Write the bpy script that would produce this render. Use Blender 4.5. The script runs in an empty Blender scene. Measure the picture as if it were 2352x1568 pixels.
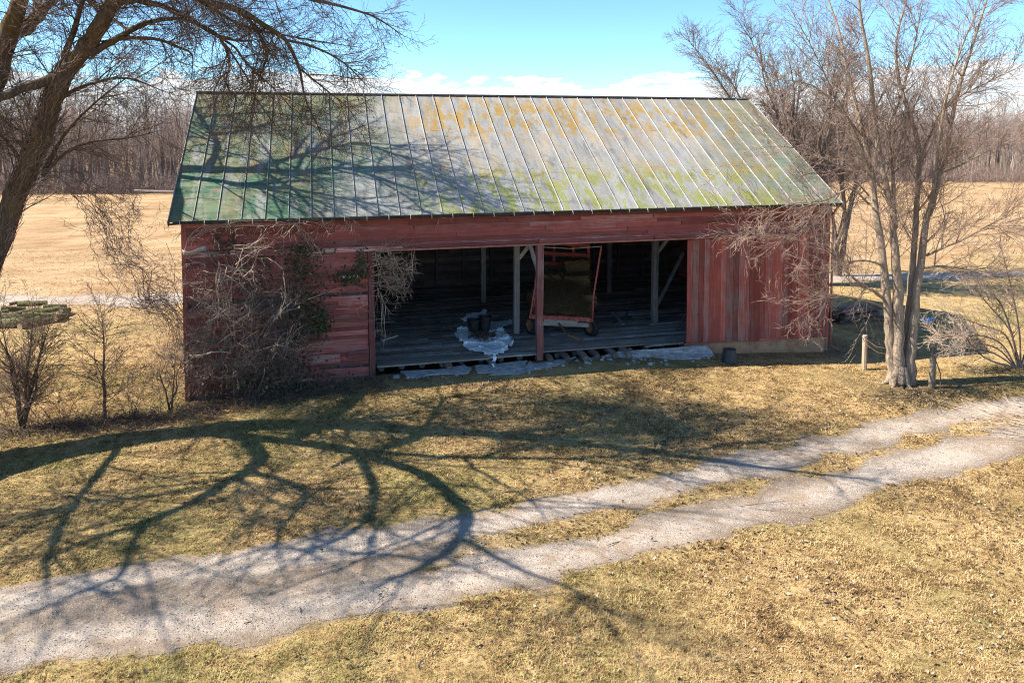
import bpy, bmesh, math, random
import numpy as np
from mathutils import Vector, Matrix

random.seed(7); rng = np.random.default_rng(7)
sc = bpy.context.scene
COL = sc.collection

# ------------------------------------------------------------------ camera
F = 1750.0; TILT = math.radians(3.3); YAW = math.atan(456 / 1750.0); CZ = 7.0
SHIFT = (math.tan(TILT) * F - 484) / 2352
cam = bpy.data.objects.new('camera', bpy.data.cameras.new('camera')); COL.objects.link(cam)
cam.location = (0, 0, CZ); cam.rotation_euler = (math.radians(90) - TILT, 0, -YAW)
cam.data.lens = F / 2352 * 36; cam.data.sensor_width = 36; cam.data.shift_y = SHIFT
cam.data.clip_start = 0.1; cam.data.clip_end = 3000
sc.camera = cam

# ------------------------------------------------------------------ light
TOSUN = Vector((-1.0, 0.21, 1.0)).normalized()
SUN_EL = math.asin(TOSUN.z); SUN_AZ = math.atan2(TOSUN.x, TOSUN.y)
sun = bpy.data.objects.new('sun', bpy.data.lights.new('sun', 'SUN')); COL.objects.link(sun)
sun.data.energy = 3.6; sun.data.angle = math.radians(0.36); sun.data.color = (1.0, 0.92, 0.80)
sun.rotation_euler = (-TOSUN).to_track_quat('-Z', 'Y').to_euler()
sun.location = (-30, 10, 40)
world = bpy.data.worlds.new('World'); sc.world = world; world.use_nodes = True
sc.view_settings.view_transform = 'Standard'; sc.view_settings.look = 'None'
sc.view_settings.exposure = 1.85; sc.view_settings.gamma = 1.0
sc.view_settings.use_curve_mapping = False
sc.cycles.use_denoising = True; sc.cycles.denoising_prefilter = 'NONE'; sc.cycles.denoising_input_passes = 'RGB_ALBEDO_NORMAL'; sc.cycles.filter_width = 1.1
sc.cycles.max_bounces = 5; sc.cycles.use_adaptive_sampling = True; sc.cycles.adaptive_threshold = 0.02; sc.cycles.transparent_max_bounces = 8

class NT:
    """small node-graph writer"""
    def __init__(s, tree): s.t = tree; s.n = tree.nodes; s.l = tree.links
    def new(s, ty, **kw):
        n = s.n.new(ty)
        for k, v in kw.items(): setattr(n, k, v)
        return n
    def put(s, sock, v):
        if v is None: return
        if isinstance(v, bpy.types.NodeSocket): s.l.new(v, sock)
        else:
            if sock.type == 'RGBA' and len(v) == 3: v = (*v, 1)
            sock.default_value = v
    def pos(s): return s.new('ShaderNodeNewGeometry').outputs['Position']
    def rnd(s): return s.new('ShaderNodeObjectInfo').outputs['Random']
    def map(s, vec, scale=(1, 1, 1), rot=(0, 0, 0), loc=(0, 0, 0)):
        m = s.new('ShaderNodeMapping'); s.put(m.inputs['Vector'], vec)
        m.inputs['Scale'].default_value = scale; m.inputs['Rotation'].default_value = rot; m.inputs['Location'].default_value = loc
        return m.outputs[0]
    def noise(s, vec, scale, detail=4, rough=0.55, dist=0.0, col=False):
        m = s.new('ShaderNodeTexNoise'); s.put(m.inputs['Vector'], vec); m.inputs['Scale'].default_value = scale
        m.inputs['Detail'].default_value = detail; m.inputs['Roughness'].default_value = rough; m.inputs['Distortion'].default_value = dist
        return m.outputs['Color' if col else 'Fac']
    def vor(s, vec, scale, out='Distance', feat='F1'):
        m = s.new('ShaderNodeTexVoronoi', feature=feat); s.put(m.inputs['Vector'], vec); m.inputs['Scale'].default_value = scale
        return m.outputs[out]
    def m(s, op, a, b=None, c=None, clamp=False):
        n = s.new('ShaderNodeMath', operation=op, use_clamp=clamp)
        for i, v in enumerate((a, b, c)): s.put(n.inputs[i], v)
        return n.outputs[0]
    def vm(s, op, a, b=None):
        n = s.new('ShaderNodeVectorMath', operation=op); s.put(n.inputs[0], a); s.put(n.inputs[1], b); return n.outputs[0]
    def sep(s, v): n = s.new('ShaderNodeSeparateXYZ'); s.put(n.inputs[0], v); return n.outputs
    def comb(s, x, y, z):
        n = s.new('ShaderNodeCombineXYZ')
        for i, v in enumerate((x, y, z)): s.put(n.inputs[i], v)
        return n.outputs[0]
    def step(s, v, a, b):
        n = s.new('ShaderNodeMapRange', interpolation_type='SMOOTHSTEP'); s.put(n.inputs[0], v)
        n.inputs[1].default_value = a; n.inputs[2].default_value = b; return n.outputs[0]
    def mix(s, f, a, b, mode='MIX'):
        n = s.new('ShaderNodeMix', data_type='RGBA', blend_type=mode); s.put(n.inputs[0], f); s.put(n.inputs[6], a); s.put(n.inputs[7], b)
        return n.outputs[2]
    def ramp(s, f, stops):
        n = s.new('ShaderNodeValToRGB'); s.put(n.inputs[0], f); e = n.color_ramp.elements
        while len(e) < len(stops): e.new(0.5)
        for el, (p, c) in zip(e, stops): el.position = p; el.color = (*c, 1)
        return n.outputs[0]
    def attr(s, name): n = s.new('ShaderNodeAttribute', attribute_name=name); return n.outputs['Fac']
    def bump(s, h, strength=0.5, dist=0.02):
        n = s.new('ShaderNodeBump'); s.put(n.inputs['Height'], h); n.inputs['Strength'].default_value = strength; n.inputs['Distance'].default_value = dist
        return n.outputs[0]
    def scalec(s, col, f): return s.mix(1.0, col, s.comb(f, f, f), 'MULTIPLY')

def material(name, build):
    mt = bpy.data.materials.new(name); mt.use_nodes = True
    t = NT(mt.node_tree); b = mt.node_tree.nodes['Principled BSDF']
    r = build(t)
    t.put(b.inputs['Base Color'], r['c']); t.put(b.inputs['Roughness'], r.get('r', 0.9))
    t.put(b.inputs['Metallic'], r.get('m', 0.0)); b.inputs['Specular IOR Level'].default_value = r.get('s', 0.25)
    if 'n' in r: t.put(b.inputs['Normal'], r['n'])
    return mt

# world: clear winter sky with a bank of low cumulus along the horizon
w = NT(world.node_tree); bg = world.node_tree.nodes['Background']
sky = w.new('ShaderNodeTexSky', sky_type='NISHITA', sun_disc=False)
sky.sun_elevation = SUN_EL; sky.sun_rotation = SUN_AZ; sky.air_density = 1.0; sky.dust_density = 0.0; sky.ozone_density = 3.0; sky.altitude = 3000
dirv = w.new('ShaderNodeTexCoord').outputs['Generated']
dx, dy, dz = w.sep(dirv)
skyc = w.mix(1.0, sky.outputs[0], (.68, .87, .90), 'MULTIPLY')     # white balance of the picture
az = w.m('ARCTAN2', dx, dy)
cv = w.comb(w.m('MULTIPLY', az, 7.0), w.m('MULTIPLY', dz, 24.0), 0.61)
n1 = w.noise(cv, 1.15, 3, 0.5); n2 = w.noise(cv, 4.6, 7, 0.62)
den = w.m('ADD', w.m('MULTIPLY', n1, 0.62), w.m('MULTIPLY', n2, 0.5))
top = w.m('MULTIPLY', w.m('SUBTRACT', dz, 0.056), 8.5)
den = w.m('SUBTRACT', den, w.m('MAXIMUM', top, -0.09))
cm = w.step(den, 0.44, 0.50)
shade = w.step(w.noise(w.map(cv, loc=(0.08, -0.35, 0)), 3.4, 5, 0.6), 0.35, 0.65)
ccol = w.mix(shade, (3.0, 3.2, 3.4), (4.4, 4.3, 4.2))
wc = w.mix(w.m('MULTIPLY', cm, 0.9), skyc, ccol)
w.put(bg.inputs['Color'], wc); bg.inputs['Strength'].default_value = 0.083

# ------------------------------------------------------------------ measuring helpers (photograph pixel, 2352 wide -> point)
FW = Vector((math.sin(YAW) * math.cos(TILT), math.cos(YAW) * math.cos(TILT), -math.sin(TILT)))
RT = Vector((math.cos(YAW), -math.sin(YAW), 0)); UP = RT.cross(FW)
CAM = Vector((0, 0, CZ))
def ray(u, v): return FW + RT * ((u - 1176) / F) + UP * ((784 - v) / F + SHIFT * 2352 / F)
def pz(u, v, z): d = ray(u, v); return CAM + d * ((z - CZ) / d.z)
def py(u, v, Y): d = ray(u, v); return CAM + d * (Y / d.y)
def pd(u, v, D): return CAM + ray(u, v) * D

# ------------------------------------------------------------------ object helpers
def tag(o, label=None, cat=None, group=None, kind=None):
    if label: o['label'] = label
    if cat: o['category'] = cat
    if group: o['group'] = group
    if kind: o['kind'] = kind
    return o
def link(o, parent=None):
    COL.objects.link(o)
    if parent is not None:
        o.parent = parent
        o.matrix_parent_inverse = Matrix.LocRotScale(parent.location, parent.rotation_euler, parent.scale).inverted()
    return o
def empty(name, loc=(0, 0, 0)):
    o = bpy.data.objects.new(name, None); o.location = loc; o.empty_display_size = 0.2; COL.objects.link(o); return o
def obj(name, verts, faces, mat, parent=None, smooth=False, loc=(0, 0, 0)):
    me = bpy.data.meshes.new(name); me.from_pydata([tuple(v) for v in verts], [], [tuple(f) for f in faces])
    if mat: me.materials.append(mat)
    if smooth: me.polygons.foreach_set('use_smooth', [True] * len(me.polygons))
    me.update()
    o = bpy.data.objects.new(name, me); o.location = loc; return link(o, parent)
def npobj(name, V, Fa, mat, parent=None, smooth=True):
    """big mesh from numpy arrays (quads or tris)"""
    V = np.asarray(V, np.float32); Fa = np.asarray(Fa, np.int32); k = Fa.shape[1]
    me = bpy.data.meshes.new(name); me.vertices.add(len(V)); me.vertices.foreach_set('co', V.ravel())
    me.loops.add(Fa.size); me.loops.foreach_set('vertex_index', Fa.ravel())
    me.polygons.add(len(Fa)); me.polygons.foreach_set('loop_start', np.arange(0, Fa.size, k, dtype=np.int32))
    me.polygons.foreach_set('use_smooth', np.full(len(Fa), smooth)); me.materials.append(mat)
    me.update(calc_edges=True)
    return link(bpy.data.objects.new(name, me), parent)
class MB:
    def __init__(s): s.v = []; s.f = []
    def add(s, verts, faces):
        k = len(s.v); s.v += [tuple(p) for p in verts]; s.f += [tuple(i + k for i in f) for f in faces]; return s
    def box(s, a, b):
        (x0, y0, z0), (x1, y1, z1) = a, b
        return s.add([(x0, y0, z0), (x1, y0, z0), (x1, y1, z0), (x0, y1, z0), (x0, y0, z1), (x1, y0, z1), (x1, y1, z1), (x0, y1, z1)],
                     [(0, 3, 2, 1), (4, 5, 6, 7), (0, 1, 5, 4), (1, 2, 6, 5), (2, 3, 7, 6), (3, 0, 4, 7)])
    def bar(s, a, b, wd, dp, up=(0, 0, 1)):
        a, b = Vector(a), Vector(b); d = (b - a).normalized(); up = Vector(up)
        if abs(d.dot(up)) > 0.98: up = Vector((0, 1, 0))
        x = d.cross(up).normalized(); y = x.cross(d)
        q = [(-1, -1), (1, -1), (1, 1), (-1, 1)]
        vs = [p + x * (i * wd / 2) + y * (j * dp / 2) for p in (a, b) for i, j in q]
        return s.add(vs, [(0, 1, 2, 3), (7, 6, 5, 4), (0, 4, 5, 1), (1, 5, 6, 2), (2, 6, 7, 3), (3, 7, 4, 0)])
    def tube(s, pts, rad, n=8, cap=True):
        pts = [Vector(p) for p in pts]
        if not hasattr(rad, '__len__'): rad = [rad] * len(pts)
        k = len(s.v); ref = Vector((0.31, 0.17, 0.93))
        for i, p in enumerate(pts):
            t = (pts[min(i + 1, len(pts) - 1)] - pts[max(i - 1, 0)]).normalized()
            x = t.cross(ref)
            if x.length < 1e-3: x = t.cross(Vector((1, 0, 0)))
            x.normalize(); y = t.cross(x)
            for j in range(n):
                a = 2 * math.pi * j / n; s.v.append(tuple(p + (x * math.cos(a) + y * math.sin(a)) * rad[i]))
        for i in range(len(pts) - 1):
            for j in range(n):
                j2 = (j + 1) % n; s.f.append((k + i * n + j, k + i * n + j2, k + (i + 1) * n + j2, k + (i + 1) * n + j))
        if cap:
            s.f.append(tuple(k + j for j in range(n))[::-1]); s.f.append(tuple(k + (len(pts) - 1) * n + j for j in range(n)))
        return s
    def lathe(s, prof, axis_o, axis_d, n=16):
        o, d = Vector(axis_o), Vector(axis_d).normalized(); x = d.cross(Vector((0.2, 0.3, 0.9)).normalized()).normalized(); y = d.cross(x); k = len(s.v)
        for r, h in prof:
            for j in range(n):
                a = 2 * math.pi * j / n; s.v.append(tuple(o + d * h + (x * math.cos(a) + y * math.sin(a)) * r))
        for i in range(len(prof) - 1):
            for j in range(n):
                j2 = (j + 1) % n; s.f.append((k + i * n + j, k + i * n + j2, k + (i + 1) * n + j2, k + (i + 1) * n + j))
        return s
    def build(s, name, mat, parent=None, smooth=False): return obj(name, s.v, s.f, mat, parent, smooth)

# unit boards (length along x), a few warped variants, shared by all boards
UNIT = []
for k in range(6):
    r = random.Random(k); n = 5; vs = []; fs = []
    for i in range(n):
        x = i / (n - 1); oy = r.uniform(-.10, .10) if 0 < i < n - 1 else 0; oz = r.uniform(-.03, .03); e = r.uniform(-.004, .004) if i in (0, n - 1) else 0
        for (b, c) in ((-.5, -.5), (.5, -.5), (.5, .5), (-.5, .5)): vs.append((x + e, b + oy, c + oz + r.uniform(-.02, .02)))
    for i in range(n - 1):
        for j in range(4): a = i * 4 + j; b = i * 4 + (j + 1) % 4; fs.append((a, b, b + 4, a + 4))
    fs += [(3, 2, 1, 0), tuple((n - 1) * 4 + j for j in range(4))]
    UNIT.append((vs, fs))
_unit = {}
def board(name, a, b, thick, width, mat, parent, normal=(0, -1, 0), roll=0.0):
    """one board from a to b; thick measured along normal, width across; shares mesh data per material"""
    k = random.randrange(6); key = (mat.name, k)
    if key not in _unit:
        me = bpy.data.meshes.new('board'); me.from_pydata(UNIT[k][0], [], UNIT[k][1]); me.materials.append(mat); me.update(); _unit[key] = me
    a, b = Vector(a), Vector(b); d = b - a; L = d.length; d.normalize()
    nn = Vector(normal); nn = (nn - d * nn.dot(d)).normalized()
    if roll: nn = Matrix.Rotation(roll, 3, d) @ nn
    z = d.cross(nn)
    o = bpy.data.objects.new(name, _unit[key])
    R = Matrix((d * L, nn * thick, z * width)).transposed()
    M = Matrix.Translation(a) @ R.to_4x4()
    link(o, parent); o.matrix_basis = M
    return o

def vnoise(x, y, s=1.0, seed=0):
    """value noise 0..1 in numpy"""
    x = np.asarray(x, float) / s + 1000.5 + seed * 17.3; y = np.asarray(y, float) / s + 1000.5 + seed * 9.1
    xi = np.floor(x); yi = np.floor(y); fx = x - xi; fy = y - yi; fx = fx * fx * (3 - 2 * fx); fy = fy * fy * (3 - 2 * fy)
    def h(a, b):
        t = np.sin(a * 127.1 + b * 311.7 + seed * 74.7) * 43758.5453; return t - np.floor(t)
    return (h(xi, yi) * (1 - fx) + h(xi + 1, yi) * fx) * (1 - fy) + (h(xi, yi + 1) * (1 - fx) + h(xi + 1, yi + 1) * fx) * fy
def sstep(x, a, b):
    t = np.clip((np.asarray(x, float) - a) / (b - a), 0, 1); return t * t * (3 - 2 * t)

# ------------------------------------------------------------------ terrain
YF, YB, XL, XR = 22.6, 33.8, -3.57, 17.25          # barn footprint
def gh(x, y, cut=True):
    x = np.asarray(x, float); y = np.asarray(y, float)
    wall = np.interp(x, [-12, -3.6, -1.5, 1.5, 4, 9, 11.8, 14, 17.2, 20, 26], [-.62, -.60, -.50, -.26, -.22, -.24, -.34, -.50, -.70, -.74, -.8])
    near = -0.56 - 0.10 * sstep(x, 6, 18) - 0.02 * (22 - np.clip(y, 5, 22))*0.3
    t = sstep(y, 18.2, 22.0)
    z = near * (1 - t) + wall * t
    far = -0.68 - 0.1 * sstep(x, 5, 20)
    t2 = sstep(y, 24, 36); z = z * (1 - t2) + far * t2
    if cut: z = np.where((x > XL - .1) & (x < XR + .1) & (y > 22.75) & (y < 33.6), np.minimum(z, -.55), z)
    z = z + 0.05 * (vnoise(x, y, 2.2, 1) - .5) + 0.03 * (vnoise(x, y, 0.7, 2) - .5)
    z = z + 0.5 * (vnoise(x, y, 40, 3) - .5) * sstep(y, 36, 70)
    return z
def G(x, y): return float(gh(x, y))
def pg(u, v):
    z = -0.6
    for _ in range(6): p = pz(u, v, z); z = float(gh(p.x, p.y, False))
    return Vector((p.x, p.y, z))

# wheel tracks of the drive, measured in the photograph
def track(pts): return np.array([[*pg(u, v)[:2]] for u, v in pts])
T1 = track([(-250, 1420), (0, 1385), (300, 1325), (600, 1288), (900, 1240), (1200, 1183), (1500, 1120), (1800, 1052), (2050, 985), (2352, 925), (2700, 885)])
T2 = track([(-250, 1530), (0, 1500), (300, 1452), (600, 1412), (900, 1362), (1200, 1295), (1500, 1232), (1800, 1152), (2050, 1082), (2200, 1040), (2352, 1000), (2700, 930)])
def dist_poly(x, y, P):
    d = np.full(np.shape(x), 1e9)
    for (ax, ay), (bx, by) in zip(P[:-1], P[1:]):
        ex, ey = bx - ax, by - ay; t = np.clip(((x - ax) * ex + (y - ay) * ey) / (ex * ex + ey * ey), 0, 1)
        d = np.minimum(d, np.hypot(x - ax - t * ex, y - ay - t * ey))
    return d
def gravel(x, y):
    x = np.asarray(x, float); y = np.asarray(y, float)
    wob = (vnoise(x, y, .9, 5) - .5) * .5 + (vnoise(x, y, .3, 6) - .5) * .22
    a = sstep(dist_poly(x, y, T1) + wob, .90, .2); b = sstep(dist_poly(x, y, T2) + wob, .95, .26)
    c = sstep(dist_poly(x, y, (T1 + T2[[0, 1, 2, 3, 4, 5, 6, 7, 8, 10, 11]]) / 2) + wob, 1.0, .3) * sstep(x, 6.0, 0.5) * .8
    return np.maximum(np.maximum(a, b), c)
def rut(x, y):
    w_ = (vnoise(x, y, .8, 61) - .5) * .3
    return np.maximum(sstep(dist_poly(x, y, T1) + w_, .62, .1), sstep(dist_poly(x, y, T2) + w_, .68, .12))
P1 = track([(-300, 690), (0, 690), (300, 691), (600, 668), (1200, 640)]); P2 = track([(1700, 650), (1950, 638), (2352, 630), (2700, 622)])
def farpath(x, y): 
    w_ = (vnoise(x, y, 2.5, 8) - .5) * .8
    return np.maximum(sstep(dist_poly(x, y, P1) + w_, 1.6, .6), sstep(dist_poly(x, y, P2) + w_, 1.2, .4))

def b_ground(t):
    p = t.pos(); g = t.attr('gravel'); f = t.attr('field'); br = t.attr('bare')
    n0 = t.noise(p, .35, 4); n1 = t.noise(p, 1.7, 5, .6); n2 = t.noise(p, 14, 5, .65); n3 = t.noise(p, 70, 3, .7)
    gr = t.ramp(t.m('ADD', t.m('MULTIPLY', n1, .55), t.m('MULTIPLY', n2, .5)), [(.30, (.10, .065, .03)), (.43, (.24, .165, .07)), (.55, (.40, .28, .125)), (.72, (.52, .39, .20))])
    green = t.mix(t.m('MULTIPLY', t.step(n0, .45, .68), .45), gr, t.mix(n2, (.055, .075, .02), (.15, .16, .05)))
    fld = t.ramp(t.m('ADD', t.m('MULTIPLY', t.noise(t.map(p, (.7, 1.2, 1)), .5, 5, .65), .7), t.m('MULTIPLY', n2, .35)), [(.32, (.19, .115, .055)), (.47, (.31, .195, .10)), (.60, (.40, .275, .155)), (.8, (.47, .35, .22))])
    fld = t.scalec(fld, t.m('ADD', .72, t.m('MULTIPLY', t.noise(p, .09, 4, .6), .55)))
    c = t.mix(f, green, fld)
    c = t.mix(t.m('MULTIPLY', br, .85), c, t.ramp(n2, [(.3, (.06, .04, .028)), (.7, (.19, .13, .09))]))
    n4 = t.noise(p, 38, 3, .75)
    st = t.ramp(t.m('ADD', t.m('MULTIPLY', n4, .7), t.m('MULTIPLY', n1, .35)), [(.36, (.17, .13, .10)), (.5, (.30, .25, .205)), (.60, (.42, .36, .305)), (.78, (.58, .52, .45))])
    st = t.mix(t.m('MULTIPLY', t.step(t.m('ADD', t.m('MULTIPLY', n1, .6), t.m('MULTIPLY', n0, .4)), .48, .6), .65), st, t.mix(n2, (.12, .075, .045), (.26, .18, .11)))
    st = t.scalec(t.mix(t.m('MULTIPLY', t.m('SUBTRACT', 1.0, t.attr('rut')), .38), st, t.mix(n2, (.11, .072, .045), (.24, .165, .105))), t.m('ADD', .88, t.m('MULTIPLY', t.attr('rut'), .32)))
    gm = t.step(t.m('ADD', g, t.m('MULTIPLY', t.m('SUBTRACT', n2, .5), .9)), .25, .70)
    c = t.mix(gm, c, st)
    c = t.scalec(c, t.m('ADD', .68, t.m('MULTIPLY', n3, .64)))
    h = t.m('ADD', t.m('MULTIPLY', n2, .6), t.m('MULTIPLY', n3, .5))
    return dict(c=c, r=.95, s=.1, n=t.bump(h, .9, .035))
M_GROUND = material('ground', b_ground)

def lines(*segs):
    out = []
    for a, b, st in segs: out.append(np.arange(a, b, st))
    return np.concatenate(out)
gx = lines((-900, -100, 80), (-100, -30, 7), (-30, -12, .9), (-12, 24, .16), (24, 45, 1.0), (45, 120, 7.5), (120, 1000, 80))
gy = lines((-60, 2, 8), (2, 8, 1.0), (8, 24, .16), (24, 44, .45), (44, 110, 3), (110, 260, 15), (260, 1500, 130))
def grid_mesh(name, gx, gy, mat, dz=0.0, keep=None):
    XX, YY = np.meshgrid(gx, gy); ZZ = gh(XX, YY) + dz; n, m = XX.shape
    V = np.stack([XX, YY, ZZ], -1).reshape(-1, 3)
    i = np.arange(n * m).reshape(n, m); Q = np.stack([i[:-1, :-1], i[:-1, 1:], i[1:, 1:], i[1:, :-1]], -1).reshape(-1, 4)
    if keep is not None:
        cx = (V[Q[:, 0]] + V[Q[:, 2]]) / 2; Q = Q[keep(cx[:, 0], cx[:, 1])]
        used = np.unique(Q); re = np.zeros(len(V), int); re[used] = np.arange(len(used)); V = V[used]; Q = re[Q]
    o = npobj(name, V, Q, mat)
    x, y = V[:, 0], V[:, 1]
    def at(nm, val):
        a = o.data.attributes.new(nm, 'FLOAT', 'POINT'); a.data.foreach_set('value', np.ascontiguousarray(val, dtype=np.float32))
    at('gravel', np.maximum(gravel(x, y), farpath(x, y)))
    at('rut', np.maximum(rut(x, y), farpath(x, y)))
    at('field', sstep(y + (vnoise(x, y, 3, 4) - .5) * 5, 30, 40))
    ring = np.exp(-((x - 16.9) ** 2 + (y - 18.8) ** 2) / 3.2) * (vnoise(x, y, .5, 11) * .9 + .25)
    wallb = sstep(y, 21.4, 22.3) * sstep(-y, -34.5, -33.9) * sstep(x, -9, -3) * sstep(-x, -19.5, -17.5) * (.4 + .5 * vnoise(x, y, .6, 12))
    row = np.exp(-((y - 21.5) / .8) ** 2) * sstep(-x, 3.0, 4.2) * .8
    dd = x * math.sin(YAW) + y * math.cos(YAW); wd = sstep(dd - 24 * sstep(x, 5, 40) + (vnoise(x, y, 9, 13) - .5) * 5, 89, 93)
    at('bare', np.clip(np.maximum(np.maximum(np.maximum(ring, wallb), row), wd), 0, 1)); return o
tag(grid_mesh('ground', gx, gy, M_GROUND), kind='structure')
tag(grid_mesh('driveway', np.arange(-12, 24, .08), np.arange(8, 22, .08), M_GROUND, .005, lambda x, y: gravel(x, y) > .6), kind='structure')
tag(grid_mesh('farm_path', np.arange(-30, 60, .5), np.arange(24, 46, .25), M_GROUND, .006, lambda x, y: farpath(x, y) > .5), kind='structure')


# ------------------------------------------------------------------ wood, metal, stone
def wood(name, axis, paint, bare=(.30, .27, .25), wear=(.46, .62), dark=(.06, .045, .04), amt=1.0, var=.35, rough=.85):
    sc_ = {'x': (1.3, 26, 26), 'y': (26, 1.3, 26), 'z': (26, 26, 1.3)}[axis]
    def b(t):
        r = t.rnd(); p = t.pos(); off = t.comb(t.m('MULTIPLY', r, 37.0), t.m('MULTIPLY', r, 53.0), t.m('MULTIPLY', r, 19.0))
        q = t.vm('ADD', p, off); g = t.noise(t.map(q, sc_), 1.0, 6, .62, .4); g2 = t.noise(t.map(q, tuple(v * 3 for v in sc_)), 1.0, 4, .7)
        blot = t.noise(q, 1.1, 5, .65); big = t.noise(p, .45, 3)
        wv = t.m('ADD', t.m('MULTIPLY', g, .55), t.m('ADD', t.m('MULTIPLY', blot, .4), t.m('MULTIPLY', t.m('SUBTRACT', r, .5), .16)))
        wv = t.m('ADD', wv, t.m('MULTIPLY', t.m('SUBTRACT', big, .5), .25))
        pc = t.mix(g, tuple(c * .62 for c in paint), tuple(min(1, c * 1.35) for c in paint))
        bc = t.mix(g2, tuple(c * .5 for c in bare), tuple(min(1, c * 1.3) for c in bare))
        c = t.mix(t.m('MULTIPLY', t.step(wv, *wear), amt), pc, bc)
        c = t.mix(t.step(g2, .62, .74), c, dark)
        c = t.scalec(c, t.m('ADD', .62, t.m('MULTIPLY', t.noise(p, 1.9, 5, .7), .72)))
        c = t.scalec(c, t.m('ADD', 1 - var, t.m('MULTIPLY', t.m('FRACT', t.m('MULTIPLY', r, 7.3)), 2 * var)))
        return dict(c=c, r=rough, s=.2, n=t.bump(t.m('ADD', g, t.m('MULTIPLY', g2, .6)), .6, .012))
    return material(name, b)
RED = (.30, .090, .074)
W_RED_X = wood('red_siding', 'x', RED, (.34, .24, .215), (.46, .70), var=.36, amt=.95)
W_RED_Z = wood('red_boards_upright', 'z', (.34, .092, .07), (.31, .225, .20), (.45, .64), var=.38, amt=.95)
W_TRIM_X = wood('red_trim', 'x', (.29, .10, .08), (.46, .37, .35), (.50, .64))
W_POST = wood('red_post', 'z', (.25, .09, .078), (.32, .24, .23), (.44, .62))
W_GREY_X = wood('grey_floor_wood', 'x', (.30, .285, .265), (.44, .43, .41), (.42, .6), var=.3)
W_FLOOR = wood('floor_planks', 'x', (.24, .205, .17), (.48, .46, .43), (.46, .62), var=.36)
W_GREY_Y = wood('grey_joist_wood', 'y', (.16, .13, .11), (.28, .25, .22), (.45, .6))
W_GREY_Z = wood('grey_post_wood', 'z', (.18, .15, .13), (.32, .30, .28), (.42, .6))
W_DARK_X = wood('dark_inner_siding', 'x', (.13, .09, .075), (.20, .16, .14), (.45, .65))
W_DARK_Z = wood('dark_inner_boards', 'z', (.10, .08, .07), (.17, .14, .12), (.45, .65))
W_FENCE = wood('fence_post_wood', 'z', (.25, .19, .125), (.36, .29, .21), (.42, .6))
W_WAGON = wood('wagon_red_wood', 'x', (.42, .09, .07), (.38, .28, .24), (.54, .7))

def b_roof(t):
    p = t.pos(); x, y, z = t.sep(p); r = t.rnd()
    q = t.comb(x, t.m('ADD', y, t.m('MULTIPLY', r, 11.0)), t.m('MULTIPLY', r, 5.0))
    streak = t.noise(t.map(q, (4.6, .8, .6)), 1.0, 5, .62); sp = t.noise(t.map(p, (1, .6, .6)), 2.4, 5, .68); fine = t.noise(p, 18, 4, .7); big = t.noise(p, .42, 4, .55)
    hs_ = t.noise(t.map(p, (.5, 5, 5)), 1.3, 4, .6)
    zinc = t.ramp(t.m('ADD', t.m('MULTIPLY', streak, .7), t.m('MULTIPLY', fine, .35)), [(.3, (.16, .158, .15)), (.5, (.285, .282, .27)), (.68, (.40, .395, .38))])
    # weathered green paint left on the tree side and a little at the far gable
    gm = t.m('ADD', t.step(t.m('ADD', x, t.m('MULTIPLY', t.m('SUBTRACT', big, .5), 9.0)), 4.2, -.5), t.m('MULTIPLY', t.step(t.m('ADD', x, t.m('MULTIPLY', t.m('SUBTRACT', big, .5), 8.0)), 12.5, 16.5), .8), clamp=True)
    low = t.step(z, 8.2, 4.8)
    gcol = t.mix(t.m('ADD', t.m('MULTIPLY', t.step(t.noise(p, .8, 4, .6), .4, .62), .65), t.m('MULTIPLY', low, .3), clamp=True), t.ramp(hs_, [(.35, (.13, .125, .055)), (.65, (.24, .21, .10))]), t.ramp(hs_, [(.3, (.03, .085, .055)), (.55, (.065, .155, .095)), (.75, (.14, .20, .12))]))
    gcol = t.mix(t.m('MULTIPLY', t.step(t.noise(p, 1.5, 5, .65, .5), .52, .68), .75), gcol, t.mix(hs_, (.16, .09, .045), (.30, .19, .11)))
    c = t.mix(t.m('MULTIPLY', gm, t.step(t.m('ADD', streak, t.m('MULTIPLY', sp, .8)), .60, .96)), zinc, gcol)
    # orange and yellow-green lichen in streaks
    midx = t.m('MULTIPLY', t.step(x, 2.0, 4.5), t.step(x, 17.5, 14.0))
    band = t.m('MAXIMUM', t.m('MULTIPLY', t.step(z, 6.5, 7.2), t.step(z, 8.4, 7.7)), t.m('MULTIPLY', t.step(z, 6.1, 5.4), 1.0))
    lv = t.m('ADD', t.m('MULTIPLY', streak, .6), t.m('MULTIPLY', sp, .55))
    lm = t.m('MULTIPLY', t.m('MULTIPLY', t.step(lv, .535, .64), midx), t.m('ADD', .35, t.m('MULTIPLY', band, .65)))
    lcol = t.mix(t.step(t.m('ADD', z, t.m('MULTIPLY', t.m('SUBTRACT', sp, .5), 3.0)), 6.4, 5.3), t.mix(fine, (.27, .15, .03), (.40, .27, .07)), t.mix(fine, (.17, .19, .045), (.30, .31, .09)))
    c = t.mix(t.m('MULTIPLY', lm, .95), c, lcol)
    c = t.mix(t.m('MULTIPLY', t.step(t.noise(t.map(q, (1, .4, .4)), 2.3, 5, .7), .53, .72), .6), c, (.075, .066, .05))
    c = t.scalec(c, t.m('ADD', .90, t.m('MULTIPLY', r, .2)))
    return dict(c=c, r=t.m('ADD', .5, t.m('MULTIPLY', fine, .25)), s=.35, m=.15, n=t.bump(t.m('ADD', t.m('MULTIPLY', hs_, .6), t.m('MULTIPLY', fine, .25)), .35, .02))
M_ROOF = material('roof_metal', b_roof)
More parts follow.
